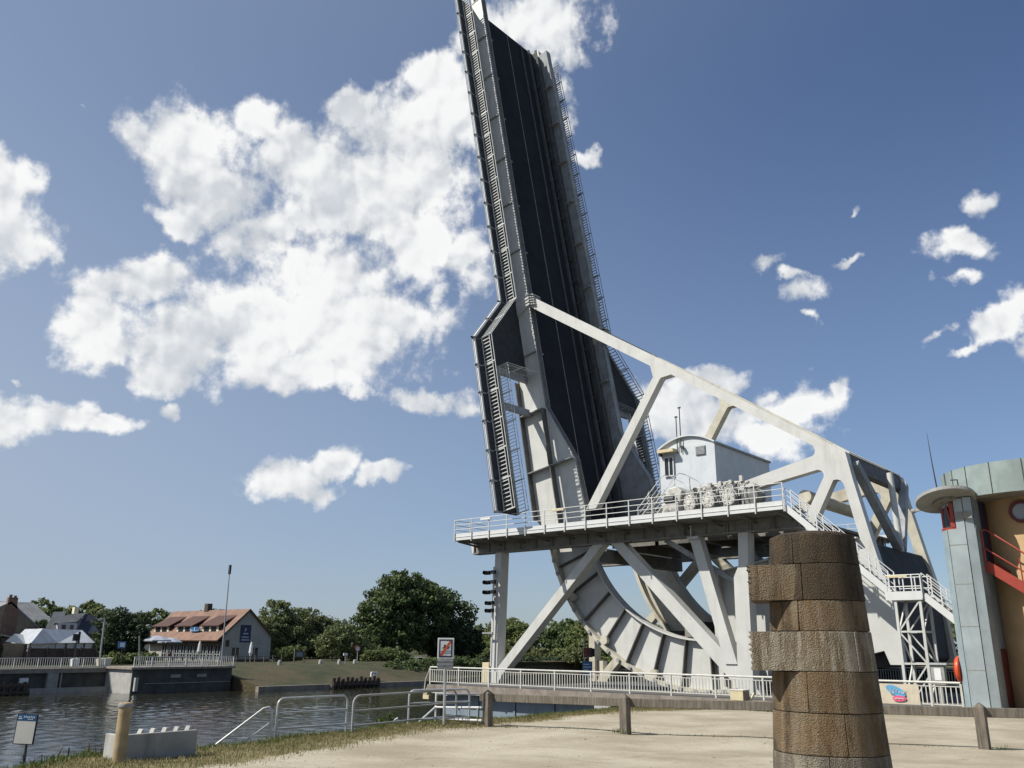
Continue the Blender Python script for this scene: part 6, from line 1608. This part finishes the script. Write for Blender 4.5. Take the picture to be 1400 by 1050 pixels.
    def puff(v, k_=3):
        # rounded cauliflower bumps of three sizes
        o = None
        for sc, am in ((11, 1.1), (27, .60), (64, .30))[:k_]:
            n = nt.nodes.new('ShaderNodeTexVoronoi'); n.feature = 'SMOOTH_F1'; n.voronoi_dimensions = '2D'; n.inputs['Smoothness'].default_value = .5; n.inputs['Scale'].default_value = sc
            nt.links.new(v, n.inputs['Vector'])
            t = mth(nt, 'MULTIPLY', mth(nt, 'SUBTRACT', .42, n.outputs['Distance']), am)
            o = t if o is None else mth(nt, 'ADD', o, t)
        return o
    def warp(v):
        n = nt.nodes.new('ShaderNodeTexNoise'); n.noise_dimensions = '2D'; n.inputs['Scale'].default_value = 30; n.inputs['Detail'].default_value = 3; nt.links.new(v, n.inputs['Vector'])
        q = nt.nodes.new('ShaderNodeVectorMath'); q.operation = 'MULTIPLY_ADD'; q.inputs[1].default_value = (.03,.03,0); nt.links.new(n.outputs['Color'], q.inputs[0]); nt.links.new(v, q.inputs[2]); return q.outputs[0]
    b0 = mth(nt, 'MINIMUM', mth(nt, 'MULTIPLY', mth(nt, 'MAXIMUM', fld(v0, GA), -1.2), 1.72), 1.25)
    p0 = puff(warp(v0)); p1 = puff(warp(v1)) 
    wis = noise(nt, v0, 34, 7, .66, 0, '2D')
    f0 = mth(nt, 'ADD', b0, mth(nt, 'ADD', mth(nt, 'MULTIPLY', p0, .95), mth(nt, 'MULTIPLY', mth(nt, 'SUBTRACT', wis, .5), 1.7)))
    dens = ramp(nt, f0, -.15, .85)
    big = noise(nt, v0, 7, 2, .5, 0, '2D')
    lit = mth(nt, 'ADD', mth(nt, 'MULTIPLY', mth(nt, 'SUBTRACT', p0, p1), 1.15), mth(nt, 'MULTIPLY', mth(nt, 'SUBTRACT', big, .40), -2.0))
    lit = mth(nt, 'ADD', lit, mth(nt, 'MULTIPLY', mth(nt, 'SUBTRACT', wis, .5), .35))
    lit = ramp(nt, lit, -.85, .25)
    edge = ramp(nt, f0, .5, 1.5)
    shade = mixc(nt, lit, CLOUD_DARK, CLOUD_LIT)
    shade = mixc(nt, mth(nt, 'MULTIPLY', edge, .25), shade, CLOUD_MID)
    dt = nt.nodes.new('ShaderNodeVectorMath'); dt.operation = 'DOT_PRODUCT'; dt.inputs[1].default_value = SUN; nt.links.new(tc.outputs['Generated'], dt.inputs[0])
    glow = dt.outputs['Value']
    # pale veil of summer air, thicker near the horizon and towards the sun
    hz = ramp(nt, E_, -.12, .66, HZ_AMT, 0)
    hz = mth(nt, 'MULTIPLY', hz, ramp(nt, glow, -.75, .55, .08, 1.0))
    hz = mth(nt, 'ADD', hz, ramp(nt, glow, -.15, .9, 0, .5), True)
    tv = nt.nodes.new('ShaderNodeVectorMath'); tv.operation = 'MULTIPLY'; tv.inputs[1].default_value = SKY_TINT; nt.links.new(sky.outputs[0], tv.inputs[0])
    base = mixc(nt, hz, tv.outputs[0], HZ_COL)
    thin = mth(nt, 'MULTIPLY', dens, .97)
    col = mixc(nt, thin, base, shade)
    nt.links.new(col, bg.inputs['Color']); bg.inputs['Strength'].default_value = SKY_STR
    w.cycles.sampling_method = 'MANUAL'; w.cycles.sample_map_resolution = 512
SKY_STR = .08; SKY_DUST = .5; SKY_OZONE = 2.0; SKY_TINT = (.82,.93,1.12)
CLOUD_LIT = (10.8,10.8,10.7); CLOUD_MID = (9.3,9.4,9.6); CLOUD_DARK = (6.4,6.8,7.3)
HZ_AMT = .95; HZ_COL = (4.35,5.2,6.5)
make_world()
sl = bpy.data.lights.new('sun', 'SUN'); sl.energy = 4.9; sl.angle = R(.5); sl.color = (1.0,.965,.895)
so = bpy.data.objects.new('sun', sl); COL.objects.link(so); so.rotation_euler = SUN.to_track_quat('Z', 'Y').to_euler(); so.location = SUN*100

cam = bpy.data.cameras.new('camera'); co_ = bpy.data.objects.new('camera', cam); COL.objects.link(co_)
RT = ((0.7612331912295256,-0.18189688132970708,-0.6224448193478993),(0.6484375155641241,0.22426815545483988,0.7274837337411126),(0.007267529121975036,-0.9574013364370295,0.28866912548634466))
co_.matrix_world = Matrix(((RT[0][0],-RT[0][1],-RT[0][2],0),(RT[1][0],-RT[1][1],-RT[1][2],0),(RT[2][0],-RT[2][1],-RT[2][2],2.5),(0,0,0,1)))
cam.sensor_fit = 'HORIZONTAL'; cam.sensor_width = 36; cam.lens = 36*1184/1400; cam.clip_start = .1; cam.clip_end = 3000
SC.camera = co_
SC.view_settings.view_transform = 'Standard'; SC.view_settings.look = 'None'; SC.view_settings.gamma = 1; SC.view_settings.exposure = .18
SC.view_settings.use_curve_mapping = False
SC.render.resolution_x = 1024; SC.render.resolution_y = 768
SC.cycles.use_denoising = True
SC.cycles.max_bounces = 6; SC.cycles.diffuse_bounces = 1; SC.cycles.transparent_max_bounces = 8
